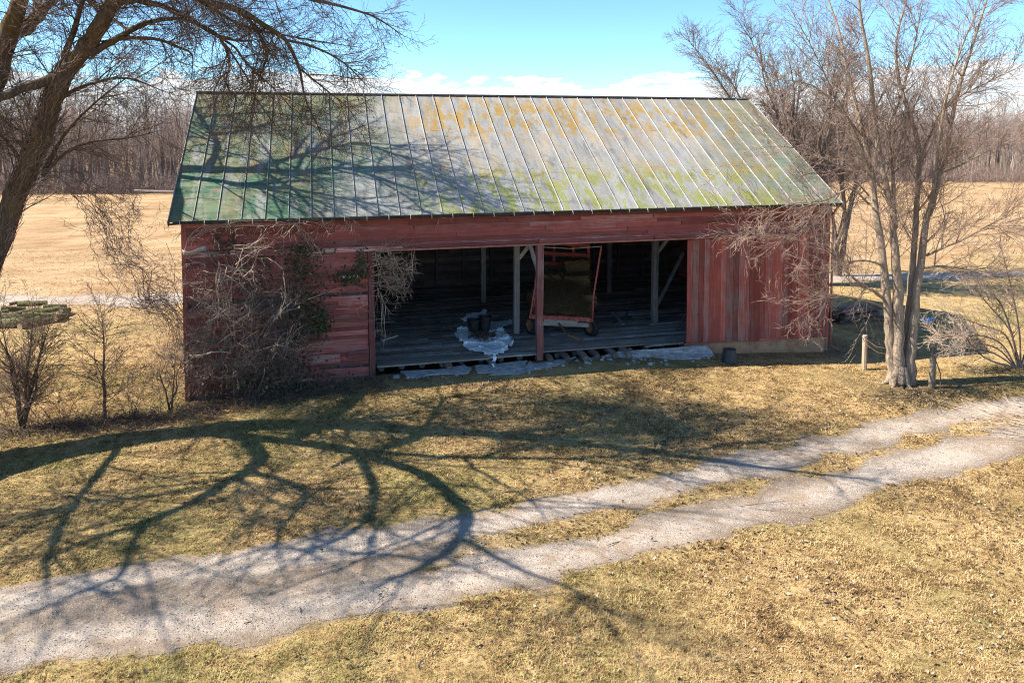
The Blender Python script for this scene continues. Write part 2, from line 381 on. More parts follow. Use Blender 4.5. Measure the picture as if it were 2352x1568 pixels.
def simple(name, c1, c2, scale=8, rough=.8, metal=0, bump=.4, dist=.01, spec=.25):
    def b(t):
        p = t.pos(); n = t.noise(p, scale, 6, .65); r = t.rnd()
        c = t.scalec(t.mix(t.step(n, .3, .7), c1, c2), t.m('ADD', .85, t.m('MULTIPLY', r, .3)))
        return dict(c=c, r=rough, m=metal, s=spec, n=t.bump(n, bump, dist))
    return material(name, b)
M_SEAM = simple('seam_metal', (.28, .275, .265), (.46, .45, .435), 6, .5, .2, .1)
M_GUTTER = simple('gutter_metal', (.035, .035, .035), (.09, .08, .075), 5, .5, .4, .1)
M_HOOK = simple('zinc_hook', (.45, .44, .42), (.6, .58, .55), 5, .5, .4, .1)
M_CONC = simple('concrete', (.22, .22, .215), (.46, .46, .45), 5, .9, 0, .6, .02)
def b_found(t):
    p = t.pos(); n = t.noise(p, 3, 6, .65); f = t.noise(p, 25, 4, .7); z = t.sep(p)[2]
    c = t.ramp(n, [(.3, (.26, .15, .09)), (.5, (.44, .27, .16)), (.7, (.48, .34, .22))])
    c = t.mix(t.m('MULTIPLY', t.step(z, -.15, -.02), .8), c, (.28, .08, .055))
    return dict(c=t.scalec(c, t.m('ADD', .7, t.m('MULTIPLY', f, .6))), r=.95, s=.1, n=t.bump(t.m('ADD', n, f), .6, .02))
M_FOUND = material('painted_foundation', b_found)
M_PIPE = simple('downspout_paint', (.30, .10, .075), (.42, .17, .13), 4, .6, .1, .1)

# ------------------------------------------------------------------ barn
ZE, ZR, YE, YR = 4.53, 8.27, 22.2, 28.1
SL = (ZR - ZE) / (YR - YE); RX0, RX1 = -3.84, 17.42
barn = empty('barn', ((XL + XR) / 2, (YF + YB) / 2, -.2))
tag(barn, 'weathered red wooden barn with patchy green and grey metal roof, open front', 'barn')
def roofz(y): return ZE + SL * (y - YE)
# roof carpentry, then one panel per standing-seam bay
mb = MB()
for i in range(24):
    x = XL + .1 + i * (XR - XL - .2) / 23
    mb.bar((x, YE + .15, ZE - .14 + SL * .15), (x, YR, ZR - .14), .06, .14); mb.bar((x, 2 * YR - YE - .15, ZE - .14 + SL * .15), (x, YR, ZR - .14), .06, .14)
roof = mb.build('roof', W_DARK_X, barn)
NP = 34; PW = (RX1 - RX0) / NP; slope_len = math.hypot(YR - YE, ZR - ZE); SA = math.atan(SL)
def panel_mesh(k):
    r = random.Random(40 + k); m = MB(); laps = sorted([0.0] + [r.uniform(.25, .42) * slope_len, r.uniform(.62, .8) * slope_len][:(1 + k % 2) if k != 3 else 2] + [slope_len])
    for i in range(len(laps) - 1):
        a, b = laps[i], laps[i + 1]; lift = .004 * (len(laps) - i); n = 5; rows = []
        base = len(m.v); th = .005
        for j in range(n + 1):
            s = a - (.03 if i else 0) + (b - a + (.03 if i else 0)) * j / n
            for q in range(4):
                xx = .008 + (PW - .016) * q / 3; wob = r.uniform(-.004, .004) if 0 < q < 3 else 0
                m.v.append((xx, s, (lift + .004 - .006 * j / n) + wob)); 
        for j in range(n):
            for q in range(3):
                A = base + j * 4 + q; m.f.append((A, A + 1, A + 5, A + 4))
        # turned-down front lip of the sheet
        k0 = len(m.v)
        for q in range(4): v = m.v[base + q]; m.v.append((v[0], v[1], v[2] - (.012 if i else .03)))
        for q in range(3): m.f.append((k0 + q, k0 + q + 1, base + q + 1, base + q))
    me = bpy.data.meshes.new('roof_panel'); me.from_pydata(m.v, [], m.f); me.materials.append(M_ROOF); me.update(); return me
PM = [panel_mesh(k) for k in range(6)]
ms = MB(); ns = 8; r_ = random.Random(3)
for j in range(ns + 1):
    s = slope_len * j / ns; w_ = r_.uniform(-.004, .004)
    for (a, h) in ((-.008, -.004), (-.006, .044), (.006, .045), (.008, -.004)): ms.v.append((a + w_, s, h))
for j in range(ns):
    for q in range(3): A = j * 4 + q; ms.f.append((A, A + 1, A + 5, A + 4))
ms.f += [(0, 1, 2, 3)]
SM = bpy.data.meshes.new('standing_seam'); SM.from_pydata(ms.v, [], ms.f); SM.materials.append(M_SEAM); SM.update()
for side in (0, 1):
    for i in range(NP + 1):
        x = RX0 + i * PW
        if side == 0: M = Matrix.Translation((x, YE, ZE)) @ Matrix.Rotation(SA, 4, 'X')
        else: M = Matrix.Translation((x + PW, 2 * YR - YE, ZE)) @ Matrix.Rotation(math.pi, 4, 'Z') @ Matrix.Rotation(SA, 4, 'X')
        if i < NP and side == 0:
            o = bpy.data.objects.new('roof_panel', PM[random.randrange(6)]); link(o, roof); o.matrix_basis = M
        if side == 0:
            o = bpy.data.objects.new('standing_seam', SM); link(o, roof); o.matrix_basis = Matrix.Translation((0, 0, 0)) @ M
mb = MB()   # rear slope, one sheet with ribs
mb.add([(RX0, YR, ZR), (RX1, YR, ZR), (RX1, 2 * YR - YE, ZE), (RX0, 2 * YR - YE, ZE), (RX0, YR, ZR - .02), (RX1, YR, ZR - .02), (RX1, 2 * YR - YE, ZE - .02), (RX0, 2 * YR - YE, ZE - .02)], [(0, 3, 2, 1), (4, 5, 6, 7), (0, 1, 5, 4), (2, 3, 7, 6), (1, 2, 6, 5), (3, 0, 4, 7)])
for i in range(NP + 1):
    x = RX0 + i * PW; mb.bar((x, YR, ZR + .018), (x, 2 * YR - YE, ZE + .018), .02, .035)
mb.build('rear_roof_slope', M_ROOF, roof)
mb = MB()   # sheathing below the panels keeps the barn dark
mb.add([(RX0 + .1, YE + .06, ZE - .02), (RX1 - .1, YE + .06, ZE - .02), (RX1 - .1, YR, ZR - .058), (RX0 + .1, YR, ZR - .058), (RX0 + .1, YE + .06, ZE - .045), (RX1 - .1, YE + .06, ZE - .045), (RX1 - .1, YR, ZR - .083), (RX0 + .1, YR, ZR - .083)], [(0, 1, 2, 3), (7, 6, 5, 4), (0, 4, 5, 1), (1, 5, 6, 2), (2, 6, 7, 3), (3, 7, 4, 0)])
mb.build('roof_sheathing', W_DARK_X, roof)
MB().tube([(RX0 - .02, YR, ZR + .03), (3, YR, ZR + .025), (10, YR, ZR + .03), (RX1 + .02, YR, ZR + .02)], .05, 8).build('ridge_cap', M_GUTTER, roof)
for xx in (RX0, RX1): 
    MB().bar((xx, YE, ZE - .07), (xx, YR, ZR - .07), .03, .16).bar((xx, 2 * YR - YE, ZE - .07), (xx, YR, ZR - .07), .03, .16).build('barge_board', W_DARK_X, roof)
gut = MB()
n = 40
for i in range(n + 1):
    x = RX0 + (RX1 - RX0) * i / n; sag = .012 * math.sin(i * 1.7) + .01 * math.sin(i * .6)
    for j in range(7):
        a = math.pi * j / 6; gut.v.append((x, YE - .015 - .05 * math.cos(a), ZE - .045 - .05 * math.sin(a) + sag))
for i in range(n):
    for j in range(6): A = i * 7 + j; gut.f.append((A, A + 7, A + 8, A + 1))
gutter = gut.build('gutter', M_GUTTER, barn, True)
for i in range(0, 2 * NP, 2):
    x = RX0 + .3 + i * PW / 2
    if x < RX1 - .1: MB().bar((x, YE - .07, ZE - .06), (x, YE + .02, ZE + .03), .018, .012).bar((x, YE - .068, ZE - .03), (x, YE - .062, ZE - .11), .018, .01).build('gutter_hook', M_HOOK, gutter)
# front wall framing
HB = 3.47   # underside of header
fr = MB()
for x in np.arange(XL + .06, 1.7, .6): fr.box((x - .04, YF + .02, -.55), (x + .04, YF + .14, 4.4))
fr.box((XL + .02, YF + .0221, 4.28), (XR - .02, YF + .139, 4.44)); fr.box((XL + .02, YF + .03, -.62), (1.7, YF + .18, -.40))
fr.box((1.5, YF + .021, HB + .02), (XR - .02, YF + .24, HB + .24))
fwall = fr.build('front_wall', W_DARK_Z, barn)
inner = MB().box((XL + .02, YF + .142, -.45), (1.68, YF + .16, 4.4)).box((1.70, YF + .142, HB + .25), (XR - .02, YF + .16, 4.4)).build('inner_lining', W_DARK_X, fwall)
EXP = .127
z = -.50; row = 0
rb = random.Random(11)
while z < 4.40:
    x = XL + .10; xe = (1.50 if z < HB - .03 else XR - .10)
    while x < xe - .02:
        L = rb.uniform(2.2, 4.4); b = min(xe, x + L)
        if xe - b < .7: b = xe
        skip = (1.95 < z < 2.22 and x < -1.5) or (z < -.38 and rb.random() < .6) or (abs(z - .01) < .07 and x > -1.0) or (.9 < z < 1.04 and x < -2.2)
        if not skip:
            sag = rb.uniform(-.012, .012) if z > 1 else rb.uniform(-.03, .03)
            board('clapboard', (x + .003, YF - .004, z + .055), (b - .003, YF - .004 + rb.uniform(-.004, .004), z + .055 + sag * .5), .016, EXP + .022, W_RED_X, fwall, (0, -1, .13), roll=0)
        x = b
    z += EXP; row += 1
# trims
board('corner_board', (XL + .05, YF - .012, -.58), (XL + .05, YF - .012, 4.42), .035, .12, W_RED_Z, barn)
board('corner_board', (XR - .05, YF - .012, -.66), (XR - .05, YF - .012, 4.42), .035, .12, W_RED_Z, barn)
x = XL + .1
for L in (3.4, 2.6, 4.2, 3.9, 3.6, 2.92):
    board('header_trim', (x, YF - .035, HB + .06), (x + L - .01, YF - .035, HB + .055 + rb.uniform(-.008, .008)), .05, .13, W_TRIM_X, barn, (0, -1, .12)); 
    board('drip_ledge', (x, YF - .06, HB + .14), (x + L - .01, YF - .06, HB + .14 + rb.uniform(-.01, .01)), .11, .022, W_TRIM_X, barn, (0, -1, .25)); x += L
board('soffit_board', (XL, YF - .2, ZE - .06), (XR, YF - .2, ZE - .06), .34, .02, W_RED_X, barn, (0, -1, 0))
board('header_beam', (1.72, YF + .32, HB + .12), (XR - .2, YF + .32, HB + .12), .14, .2, W_DARK_X, barn)
# posts
def post(name, x, y, z0, z1, w_, mat, lean=0): 
    m = MB(); n = 5; r = random.Random(int(x * 100 + y)); pts = [(x + lean * i / n + r.uniform(-.012, .012), y + r.uniform(-.012, .012), z0 + (z1 - z0) * i / n) for i in range(n + 1)]
    for i, q in enumerate(pts):
        for (a, b) in ((-1, -1), (1, -1), (1, 1), (-1, 1)): m.v.append((q[0] + a * w_ / 2, q[1] + b * w_ / 2, q[2]))
    for i in range(n):
        for j in range(4): A = i * 4 + j; B = i * 4 + (j + 1) % 4; m.f.append((A, B, B + 4, A + 4))
    m.f += [(3, 2, 1, 0), (n * 4, n * 4 + 1, n * 4 + 2, n * 4 + 3)]
    return m.build(name, mat, barn)
post('post', 1.60, YF + .02, -.35, HB - .003, .17, W_POST)
tag(post('post', 6.77, YF - .03, -.18, HB - .003, .20, W_POST), 'red front post standing in the middle of the opening')
for x, y in ((6.72, 25.2), (6.62, 30.1), (11.88, 25.1), (12.3, 30.6), (1.62, 25.2), (1.6, 30.2), (17.0, 25.1), (17.0, 30.2), (-3.3, 25.2), (-3.3, 30.2)):
    post('inner_post', x, y, -.02, roofz(min(y, 2 * YR - y)) - .2, .19, W_GREY_Z)
for y in (25.15, 30.15): board('tie_beam', (XL + .1, y, 3.75), (XR - .1, y, 3.75), .18, .22, W_DARK_X, barn, (0, -1, 0))
for x in (1.62, 6.7, 11.9, 17.0):
    for y in (25.15, 30.15):
        board('knee_brace', (x + .09, y, 2.6), (x + .95, y, 3.64), .1, .12, W_GREY_X, barn); 
board('knee_brace', (6.80, YF + .22, 2.55), (6.62, YF + .6, 3.4), .1, .12, W_GREY_X, barn, (1, 0, 0))
board('leaning_board', pz(1553, 760, 0.0), py(1580, 715, 24.2), .04, .14, W_POST, barn, (1, -.5, 0))
board('leaning_board', Vector((12.8, 27.0, .05)), Vector((14.6, 28.2, 2.0)), .04, .14, W_GREY_X, barn, (0, -1, 0))
# sliding doors: rails on the back, upright boards in front
def sdoor(x0, x1, ztop0, ztop1, zb0, zb1, y, lab):
    m = MB()
    for h in (.25, 1.7, 3.1): m.box((x0 + .03, y + .026, h), (x1 - .03, y + .055, h + .16))
    d = m.build('sliding_door', W_GREY_X, barn); d['label'] = lab
    x = x0; r = random.Random(int(x0 * 10))
    while x < x1 - .02:
        wd = r.choice((.15, .19, .22, .25)); 
        if x1 - x - wd < .1: wd = x1 - x
        t = (x + wd / 2 - x0) / (x1 - x0); zt = ztop0 + (ztop1 - ztop0) * t; zb = zb0 + (zb1 - zb0) * t
        board('door_board', (x + wd / 2, y + r.uniform(-.004, .004), zb + r.uniform(-.025, .02)), (x + wd / 2 + r.uniform(-.006, .006), y, zt + r.uniform(-.01, .01)), .022, wd - .006, W_RED_Z, d)
        x += wd
    return d
d1 = sdoor(11.80, 14.52, 3.44, 3.45, .00, -.07, YF - .10, 'red sliding door nearer the opening')
d2 = sdoor(14.48, 17.22, 3.45, 3.45, -.02, -.16, YF - .145 + .09, 'red sliding door at the corner with the grey lower half')
for x, zz in ((12.22, .95), (14.30, 1.05)): MB().box((x - .035, YF - .118, zz - .035), (x + .035, YF - .105, zz + .035)).build('latch_shade_block', M_GUTTER, d1)  # solid dark blocks; their colour stands in for the shade inside latch openings
MB().bar((1.7, YF - .14, HB + .012), (XR, YF - .14, HB + .012), .05, .05).build('door_track', M_PIPE, barn)
# foundation, downspout
fo = MB(); fo.box((11.8, YF - .03, -.75), (XR - .12, YF + .25, -.02)); fo.build('foundation', M_FOUND, barn)
board('sill_board', (14.4, YF - .045, -.08), (XR - .12, YF - .045, -.10), .025, .12, W_RED_X, barn)
dsx = XR + .09
MB().tube([(dsx, YF - .3, ZE - .12), (dsx, YF - .06, ZE - .4), (dsx, YF - .05, 2), (dsx + .01, YF - .05, -.35), (dsx + .02, YF - .09, -.5), (dsx + .16, YF - .3, -.60)], .04, 8).build('downspout', M_PIPE, barn, True)
# inner rear wall, gable walls
rw = MB()
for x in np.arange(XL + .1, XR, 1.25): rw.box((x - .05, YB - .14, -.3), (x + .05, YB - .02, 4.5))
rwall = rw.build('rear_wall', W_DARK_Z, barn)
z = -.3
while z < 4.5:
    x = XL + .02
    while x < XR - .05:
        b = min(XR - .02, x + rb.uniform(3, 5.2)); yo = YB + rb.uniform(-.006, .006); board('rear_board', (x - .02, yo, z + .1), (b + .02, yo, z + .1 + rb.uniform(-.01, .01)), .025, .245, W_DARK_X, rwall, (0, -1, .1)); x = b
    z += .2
for xg, nm in ((XL, -1), (XR, 1)):
    g = MB(); y = YF + .02
    while y < YB - .02:
        y2 = min(YB - .02, y + rb.uniform(.18, .28)); yc = (y + y2) / 2; zt = min(roofz(yc), roofz(2 * YR - yc)) - .13
        g.box((xg - .015 + rb.uniform(-.004, .004), y, -.6), (xg + .015, y2 + .012, zt)); y = y2
    g.build('gable_wall', W_RED_Z, barn)
# floor: joists and planks
fl = MB(); r = random.Random(5)
for x in np.arange(1.9, 16.9, .62): fl.tube([(x, YF + .35 + r.uniform(-.1, .1), -.2), (x + r.uniform(-.1, .1), YB - .2, -.19)], .10, 7)
fl.box((XL + .15, 22.9, -.5), (1.5, YB - .2, -.06)); 
floor = fl.build('barn_floor', W_GREY_Y, barn)
y = YF - .02
i = 0
while y < YB - .25:
    wd = r.uniform(.20, .27); x = 1.72 if y < 23.2 else XL + .18; end = 11.75 if y < 22.7 else XR - .1
    while x < end - .05:
        b = min(end, x + r.uniform(2.6, 5.2))
        if end - b < 1: b = end
        missing = (i == 0 and 6.6 < (x + b) / 2 < 10.8)
        a_ = x
        if i == 0 and 6.95 < b and x < 10.4:      # front plank is broken away beside the post
            if x < 6.9: board('floor_plank', (x, y + wd / 2, -.0), (6.9, y + wd / 2, -.0), .22, .045, W_FLOOR, floor, (0, -1, 0))
            if b > 10.4: board('floor_plank', (10.4, y + wd / 2, -.03), (b, y + wd / 2, -.0), .22, .045, W_FLOOR, floor, (0, -1, 0))
        else:
            o = board('floor_plank', (x + .004, y + wd / 2, -.022 + r.uniform(-.008, .008)), (b - .004, y + wd / 2 + r.uniform(-.01, .01), -.022 + r.uniform(-.008, .008)), wd - .012, .045, W_FLOOR, floor, (0, -1, 0))
        x = b
    y += wd; i += 1
# logs under the broken edge
# ------------------------------------------------------------------ branch generator
class Tubes:
    """collects polylines by (points, sides) and turns them into one mesh in batches"""
    def __init__(s): s.b = {}
    def add(s, pts, rad, sides): s.b.setdefault((len(pts), sides), []).append((pts, rad))
    def mesh(s):
        VV, FF, k = [], [], 0
        for (n, sd), lst in s.b.items():
            P = np.array([a for a, _ in lst], float); R = np.array([b for _, b in lst], float); m = len(lst)
            T = np.empty_like(P); T[:, 1:-1] = P[:, 2:] - P[:, :-2]; T[:, 0] = P[:, 1] - P[:, 0]; T[:, -1] = P[:, -1] - P[:, -2]
            T /= np.linalg.norm(T, axis=2, keepdims=True) + 1e-9
            ref = np.array([.37, .61, .70]); X = np.cross(T, ref); bad = np.linalg.norm(X, axis=2) < .15
            X[bad] = np.cross(T[bad], np.array([1., 0, 0])); X /= np.linalg.norm(X, axis=2, keepdims=True) + 1e-9; Y = np.cross(T, X)
            a = 2 * np.pi * np.arange(sd) / sd
            V = P[:, :, None] + (X[:, :, None] * np.cos(a)[None, None, :, None] + Y[:, :, None] * np.sin(a)[None, None, :, None]) * R[:, :, None, None]
            i = np.arange(m * n * sd).reshape(m, n, sd) + k; j = np.roll(i, -1, 2)
            FF.append(np.stack([i[:, :-1], j[:, :-1], j[:, 1:], i[:, 1:]], -1).reshape(-1, 4)); VV.append(V.reshape(-1, 3)); k += m * n * sd
        return np.concatenate(VV), np.concatenate(FF)
    def build(s, name, mat, parent=None): V, Fq = s.mesh(); return npobj(name, V, Fq, mat, parent)

R = random.Random(21)
def nrm(v):
    l = math.sqrt(v[0] * v[0] + v[1] * v[1] + v[2] * v[2]) or 1; return (v[0] / l, v[1] / l, v[2] / l)
def turn(d, ang):
    """direction at angle ang from d, random azimuth"""
    a = (R.gauss(0, 1), R.gauss(0, 1), R.gauss(0, 1)); k = a[0] * d[0] + a[1] * d[1] + a[2] * d[2]
    p = nrm((a[0] - k * d[0], a[1] - k * d[1], a[2] - k * d[2])); c, s = math.cos(ang), math.sin(ang)
    return (d[0] * c + p[0] * s, d[1] * c + p[1] * s, d[2] * c + p[2] * s)
def grow(T, p, d, L, r, lvl, cfg):
    """one bare branch with its side branches; cfg per level: (count, angle, length factor, wiggle, tropism)"""
    cnt, ang, lf, wig, trop = cfg[lvl]; last = lvl == len(cfg) - 1
    n = 3 if last else (5 if L < 1.6 else 7); st = L / (n - 1); P = [p]; D = [d]
    for i in range(n - 1):
        d = nrm((d[0] + R.gauss(0, wig), d[1] + R.gauss(0, wig), d[2] + R.gauss(0, wig) + trop)); p = (p[0] + d[0] * st, p[1] + d[1] * st, p[2] + d[2] * st)
        P.append(p); D.append(d)
    e = .35 if not last else .5
    T.add(P, [r * (1 - (1 - e) * i / (n - 1)) for i in range(n)], 3 if r < .016 else (5 if r < .05 else 7))
    if last: return
    c = cnt if isinstance(cnt, int) else max(1, int(cnt[0] * L + R.random()))
    for q in range(c):
        t = .18 + .82 * (q + R.random()) / c; i = min(n - 2, int(t * (n - 1))); f = t * (n - 1) - i; a, b = P[i], P[i + 1]
        grow(T, (a[0] + (b[0] - a[0]) * f, a[1] + (b[1] - a[1]) * f, a[2] + (b[2] - a[2]) * f), turn(D[i], ang * R.uniform(.6, 1.3)), max(.12, L * lf * R.uniform(.6, 1.25) * (1.15 - .5 * t)), max(TWIG, r * (1 - .6 * t) * R.uniform(.42, .62)), lvl + 1, cfg)
TWIG = .005
def smooth(pts, per=4):
    """Catmull-Rom through points that carry a radius as 4th value"""
    A = np.array([[*p] for p in pts], float); A = np.vstack([2 * A[0] - A[1], A, 2 * A[-1] - A[-2]]); out = []
    for i in range(1, len(A) - 2):
        for t in np.arange(per) / per:
            a, b, c, d = A[i - 1:i + 3]; out.append(.5 * (2 * b + (c - a) * t + (2 * a - 5 * b + 4 * c - d) * t * t + (3 * b - a - 3 * c + d) * t ** 3))
    out.append(A[-2]); return np.array(out)
def limb(T, pts, crown, cfg, dens, L=(1.0, 2.0), rb=(.010, .022), t0=.1, bias=(0, 0, .15), sides=9, rough=.05):
    """guided limb (4th value = radius) dressed with side branches"""
    A = smooth(pts); seg = np.linalg.norm(np.diff(A[:, :3], axis=0), axis=1); n = len(A)
    J = A.copy(); J[:, :3] += rng.normal(0, 1, (n, 3)) * A[:, 3:4] * rough * 2; J[0] = A[0]
    rad = np.maximum(J[:, 3], .006) * (1 + rng.normal(0, rough, n))
    T.add([tuple(p) for p in J[:, :3]], list(rad), sides)
    tot = seg.sum(); cum = np.concatenate([[0], np.cumsum(seg)])
    if crown is not None and dens > 0: dress(J, crown, cfg, dens, L, rb, t0, bias)
    return J
def dress(J, crown, cfg, dens, L, rb, t0, bias):
    seg = np.linalg.norm(np.diff(J[:, :3], axis=0), axis=1); n = len(J); tot = seg.sum(); cum = np.concatenate([[0], np.cumsum(seg)])
    for q in range(int(tot * dens)):
        t = t0 + (1 - t0) * R.random(); s = t * tot; i = min(n - 2, int(np.searchsorted(cum, s) - 1)); i = max(i, 0); f = (s - cum[i]) / max(seg[i], 1e-6)
        p = J[i, :3] + (J[i + 1, :3] - J[i, :3]) * f; d = tuple((J[i + 1, :3] - J[i, :3]) / (seg[i] + 1e-9)); c = turn(d, R.uniform(.55, 1.2))
        c = nrm((c[0] + bias[0], c[1] + bias[1], c[2] + bias[2])); k = R.uniform(*L) * (1.1 - .35 * t)
        grow(crown, tuple(p), c, k, min(J[i, 3] * .7, R.uniform(*rb) * (k / L[1] + .4)), 0, cfg)
def bark(name, c1, c2, c3, moss=None, scale=7):
    def b(t):
        p = t.pos(); n = t.noise(t.map(p, (1, 1, .22)), scale * 2.2, 6, .68, .6); f = t.noise(p, 45, 4, .7); g = t.noise(p, 1.4, 4)
        c = t.ramp(t.m('ADD', t.m('MULTIPLY', n, .75), t.m('MULTIPLY', f, .25)), [(.32, c1), (.5, c2), (.68, c3)])
        if moss: c = t.mix(t.m('MULTIPLY', t.step(g, .5, .65), .6), c, moss)
        return dict(c=c, r=.9, s=.15, n=t.bump(t.m('ADD', n, t.m('MULTIPLY', f, .3)), 1.0, .04))
    return material(name, b)
B_DARK = bark('bark_dark', (.045, .032, .024), (.11, .08, .058), (.22, .165, .12), (.12, .085, .03))
B_WARM = bark('bark_warm', (.14, .10, .07), (.31, .24, .175), (.48, .385, .29))
B_MID = bark('bark_grey', (.07, .055, .045), (.17, .135, .11), (.30, .25, .21))
def twigmat(name, a, b_):
    def b(t):
        n = t.noise(t.pos(), 2.2, 3); return dict(c=t.mix(t.step(n, .3, .7), a, b_), r=.75, s=.25)
    return material(name, b)
TW_DARK = twigmat('twig_dark', (.085, .058, .045), (.19, .135, .10))
TW_WARM = twigmat('twig_warm', (.17, .115, .09), (.34, .245, .19))
TW_PALE = twigmat('twig_pale', (.30, .22, .16), (.55, .44, .34))
TW_MID = twigmat('twig_mid', (.12, .085, .068), (.24, .175, .14))

# ------------------------------------------------------------------ the big tree over the left of the lawn
def W4(lst): return [(*pd(u, v, d), r) for u, v, d, r in lst]
def SH4(lst):
    """limb above the frame, from where its shadow lies on the lawn and its height"""
    out = []
    for u, v, h, r in lst: p = pg(u, v); out.append((p.x - h, p.y + .21 * h, p.z + h, r))
    return out
def RF4(lst):
    """limb whose shadow falls on the roof"""
    out = []
    for u, v, t, r in lst:
        d = ray(u, v); k = (ZE - SL * YE - CZ) / (d.z - SL * d.y); p = CAM + d * k; out.append((p.x - t, p.y + .21 * t, p.z + t, r))
    return out
big = empty('shade_tree', pg(-150, 1110)); tag(big, 'big dark leafless tree leaning in at the left edge, branches arching over the roof', 'tree')
TT, CC = Tubes(), Tubes()
CFG = [((6.0,), .75, .52, .13, .00), ((8.5,), .7, .55, .16, .0), (1, .6, .5, .2, -.02)]
CFGS = [((5.0,), .75, .50, .13, .02), ((6.0,), .7, .55, .16, .0), (1, .6, .5, .2, 0)]
b0 = pg(-165, 1112); 
foot = (b0.x, b0.y, b0.z - .1, .62)
J = limb(TT, [foot, (b0.x, b0.y, b0.z + .5, .5), *W4([(-95, 800, 17.8, .40), (0, 545, 18.9, .28), (64, 390, 18.8, .25), (94, 305, 18.6, .235), (119, 234, 18.4, .225), (146, 172, 18.2, .215), (195, 112, 18.0, .19), (224, 68, 17.8, .175), (258, 10, 17.4, .16), (340, -120, 16.6, .12), (450, -230, 15.9, .07), (560, -330, 15.3, .03)])], CC, CFG, 6, (1.0, 2.1), t0=.35)
limb(TT, [(b0.x - .15, b0.y - .1, b0.z, .42), *W4([(-130, 600, 18.2, .27), (-45, 300, 18.6, .24), (8, 120, 18.3, .21), (45, 0, 17.9, .18), (85, -160, 17.2, .12), (120, -330, 16.6, .05)])], CC, CFG, 5, (1.0, 2.2), t0=.4)
stemF = limb(TT, [(b0.x - .1, b0.y + .2, b0.z, .40), *W4([(-190, 800, 17.8, .30), (-240, 420, 18.6, .24)]), *SH4([(560, 1004, 8.3, .19), (760, 1026, 10.5, .14), (900, 1042, 12.5, .08)])], CC, CFGS, 3, (1.2, 2.5), t0=.5)
for spec in (
    [(238, 45, 17.7, .09), (281, 6, 17.8, .08), (350, 8, 18.0, .068), (430, 40, 18.3, .055), (490, 78, 18.6, .045), (547, 94, 18.9, .03), (590, 92, 19.2, .012)],
    [(205, 125, 18.0, .095), (273, 86, 18.2, .08), (332, 55, 18.5, .066), (390, 43, 18.8, .056), (440, 50, 19.1, .048), (500, 82, 19.4, .04), (527, 140, 19.6, .03), (520, 195, 19.8, .018), (560, 240, 20, .008)],
    [(273, 88, 18.2, .055), (351, 89, 18.3, .045), (410, 109, 18.5, .034), (441, 127, 18.7, .022), (441, 172, 18.9, .007)],
    [(340, -115, 17.2, .10), (461, -5, 17.6, .085), (547, 23, 18.0, .072), (625, 70, 18.4, .060), (656, 94, 18.7, .052), (687, 156, 19.1, .036), (702, 230, 19.4, .022), (740, 310, 19.8, .008)],
    [(656, 92, 18.7, .04), (720, 108, 19.0, .03), (790, 145, 19.3, .02), (850, 205, 19.6, .007)],
    [(430, -110, 17.0, .07), (580, -30, 17.3, .055), (720, 0, 17.6, .042), (850, 35, 17.9, .025), (930, 85, 18.1, .007)],
    [(547, 23, 18.0, .05), (590, 70, 18.4, .04), (612, 130, 18.8, .03), (590, 195, 19.2, .02), (570, 300, 19.6, .008)],
    [(490, 78, 18.6, .035), (540, 110, 18.9, .03), (570, 150, 19.3, .022), (640, 215, 19.7, .014), (700, 290, 20.0, .006)],
    [(146, 168, 18.2, .15), (95, 190, 18.0, .125), (50, 205, 17.6, .11), (0, 223, 17.2, .10), (-70, 240, 16.8, .08), (-160, 230, 16.3, .05)],
    [(150, 165, 18.2, .09), (150, 125, 18.2, .08), (167, 78, 18.1, .07), (190, 0, 17.9, .055), (210, -90, 17.8, .03)],
    [(98, 405, 18.8, .05), (150, 352, 18.9, .04), (215, 325, 19.1, .032), (290, 318, 19.4, .02), (370, 300, 19.7, .007)],
    [(100, 400, 18.8, .06), (140, 320, 19.0, .045), (190, 262, 19.2, .034), (250, 210, 19.4, .022), (330, 150, 19.6, .007)],
    [(122, 235, 18.4, .06), (200, 195, 18.6, .04), (290, 180, 18.9, .03), (390, 215, 19.3, .008)],
    [(60, 390, 18.8, .05), (20, 330, 18.6, .04), (-30, 290, 18.3, .03), (-100, 270, 18.0, .01)],
    [(500, 82, 19.4, .03), (550, 150, 19.7, .022), (585, 230, 19.9, .016), (560, 330, 20.1, .007)],
    [(687, 156, 19.1, .03), (740, 200, 19.5, .02), (800, 250, 19.9, .012), (830, 300, 20.1, .005)],
    [(240, 30, 17.7, .06), (330, -30, 17.9, .05), (450, 0, 18.4, .04), (560, 60, 18.9, .03), (700, 90, 19.4, .02), (830, 110, 19.8, .006)],
): limb(TT, W4(spec), CC, CFG, 10, (.7, 1.7), (.007, .015), t0=.12, bias=(0, 0, -.06), sides=7)
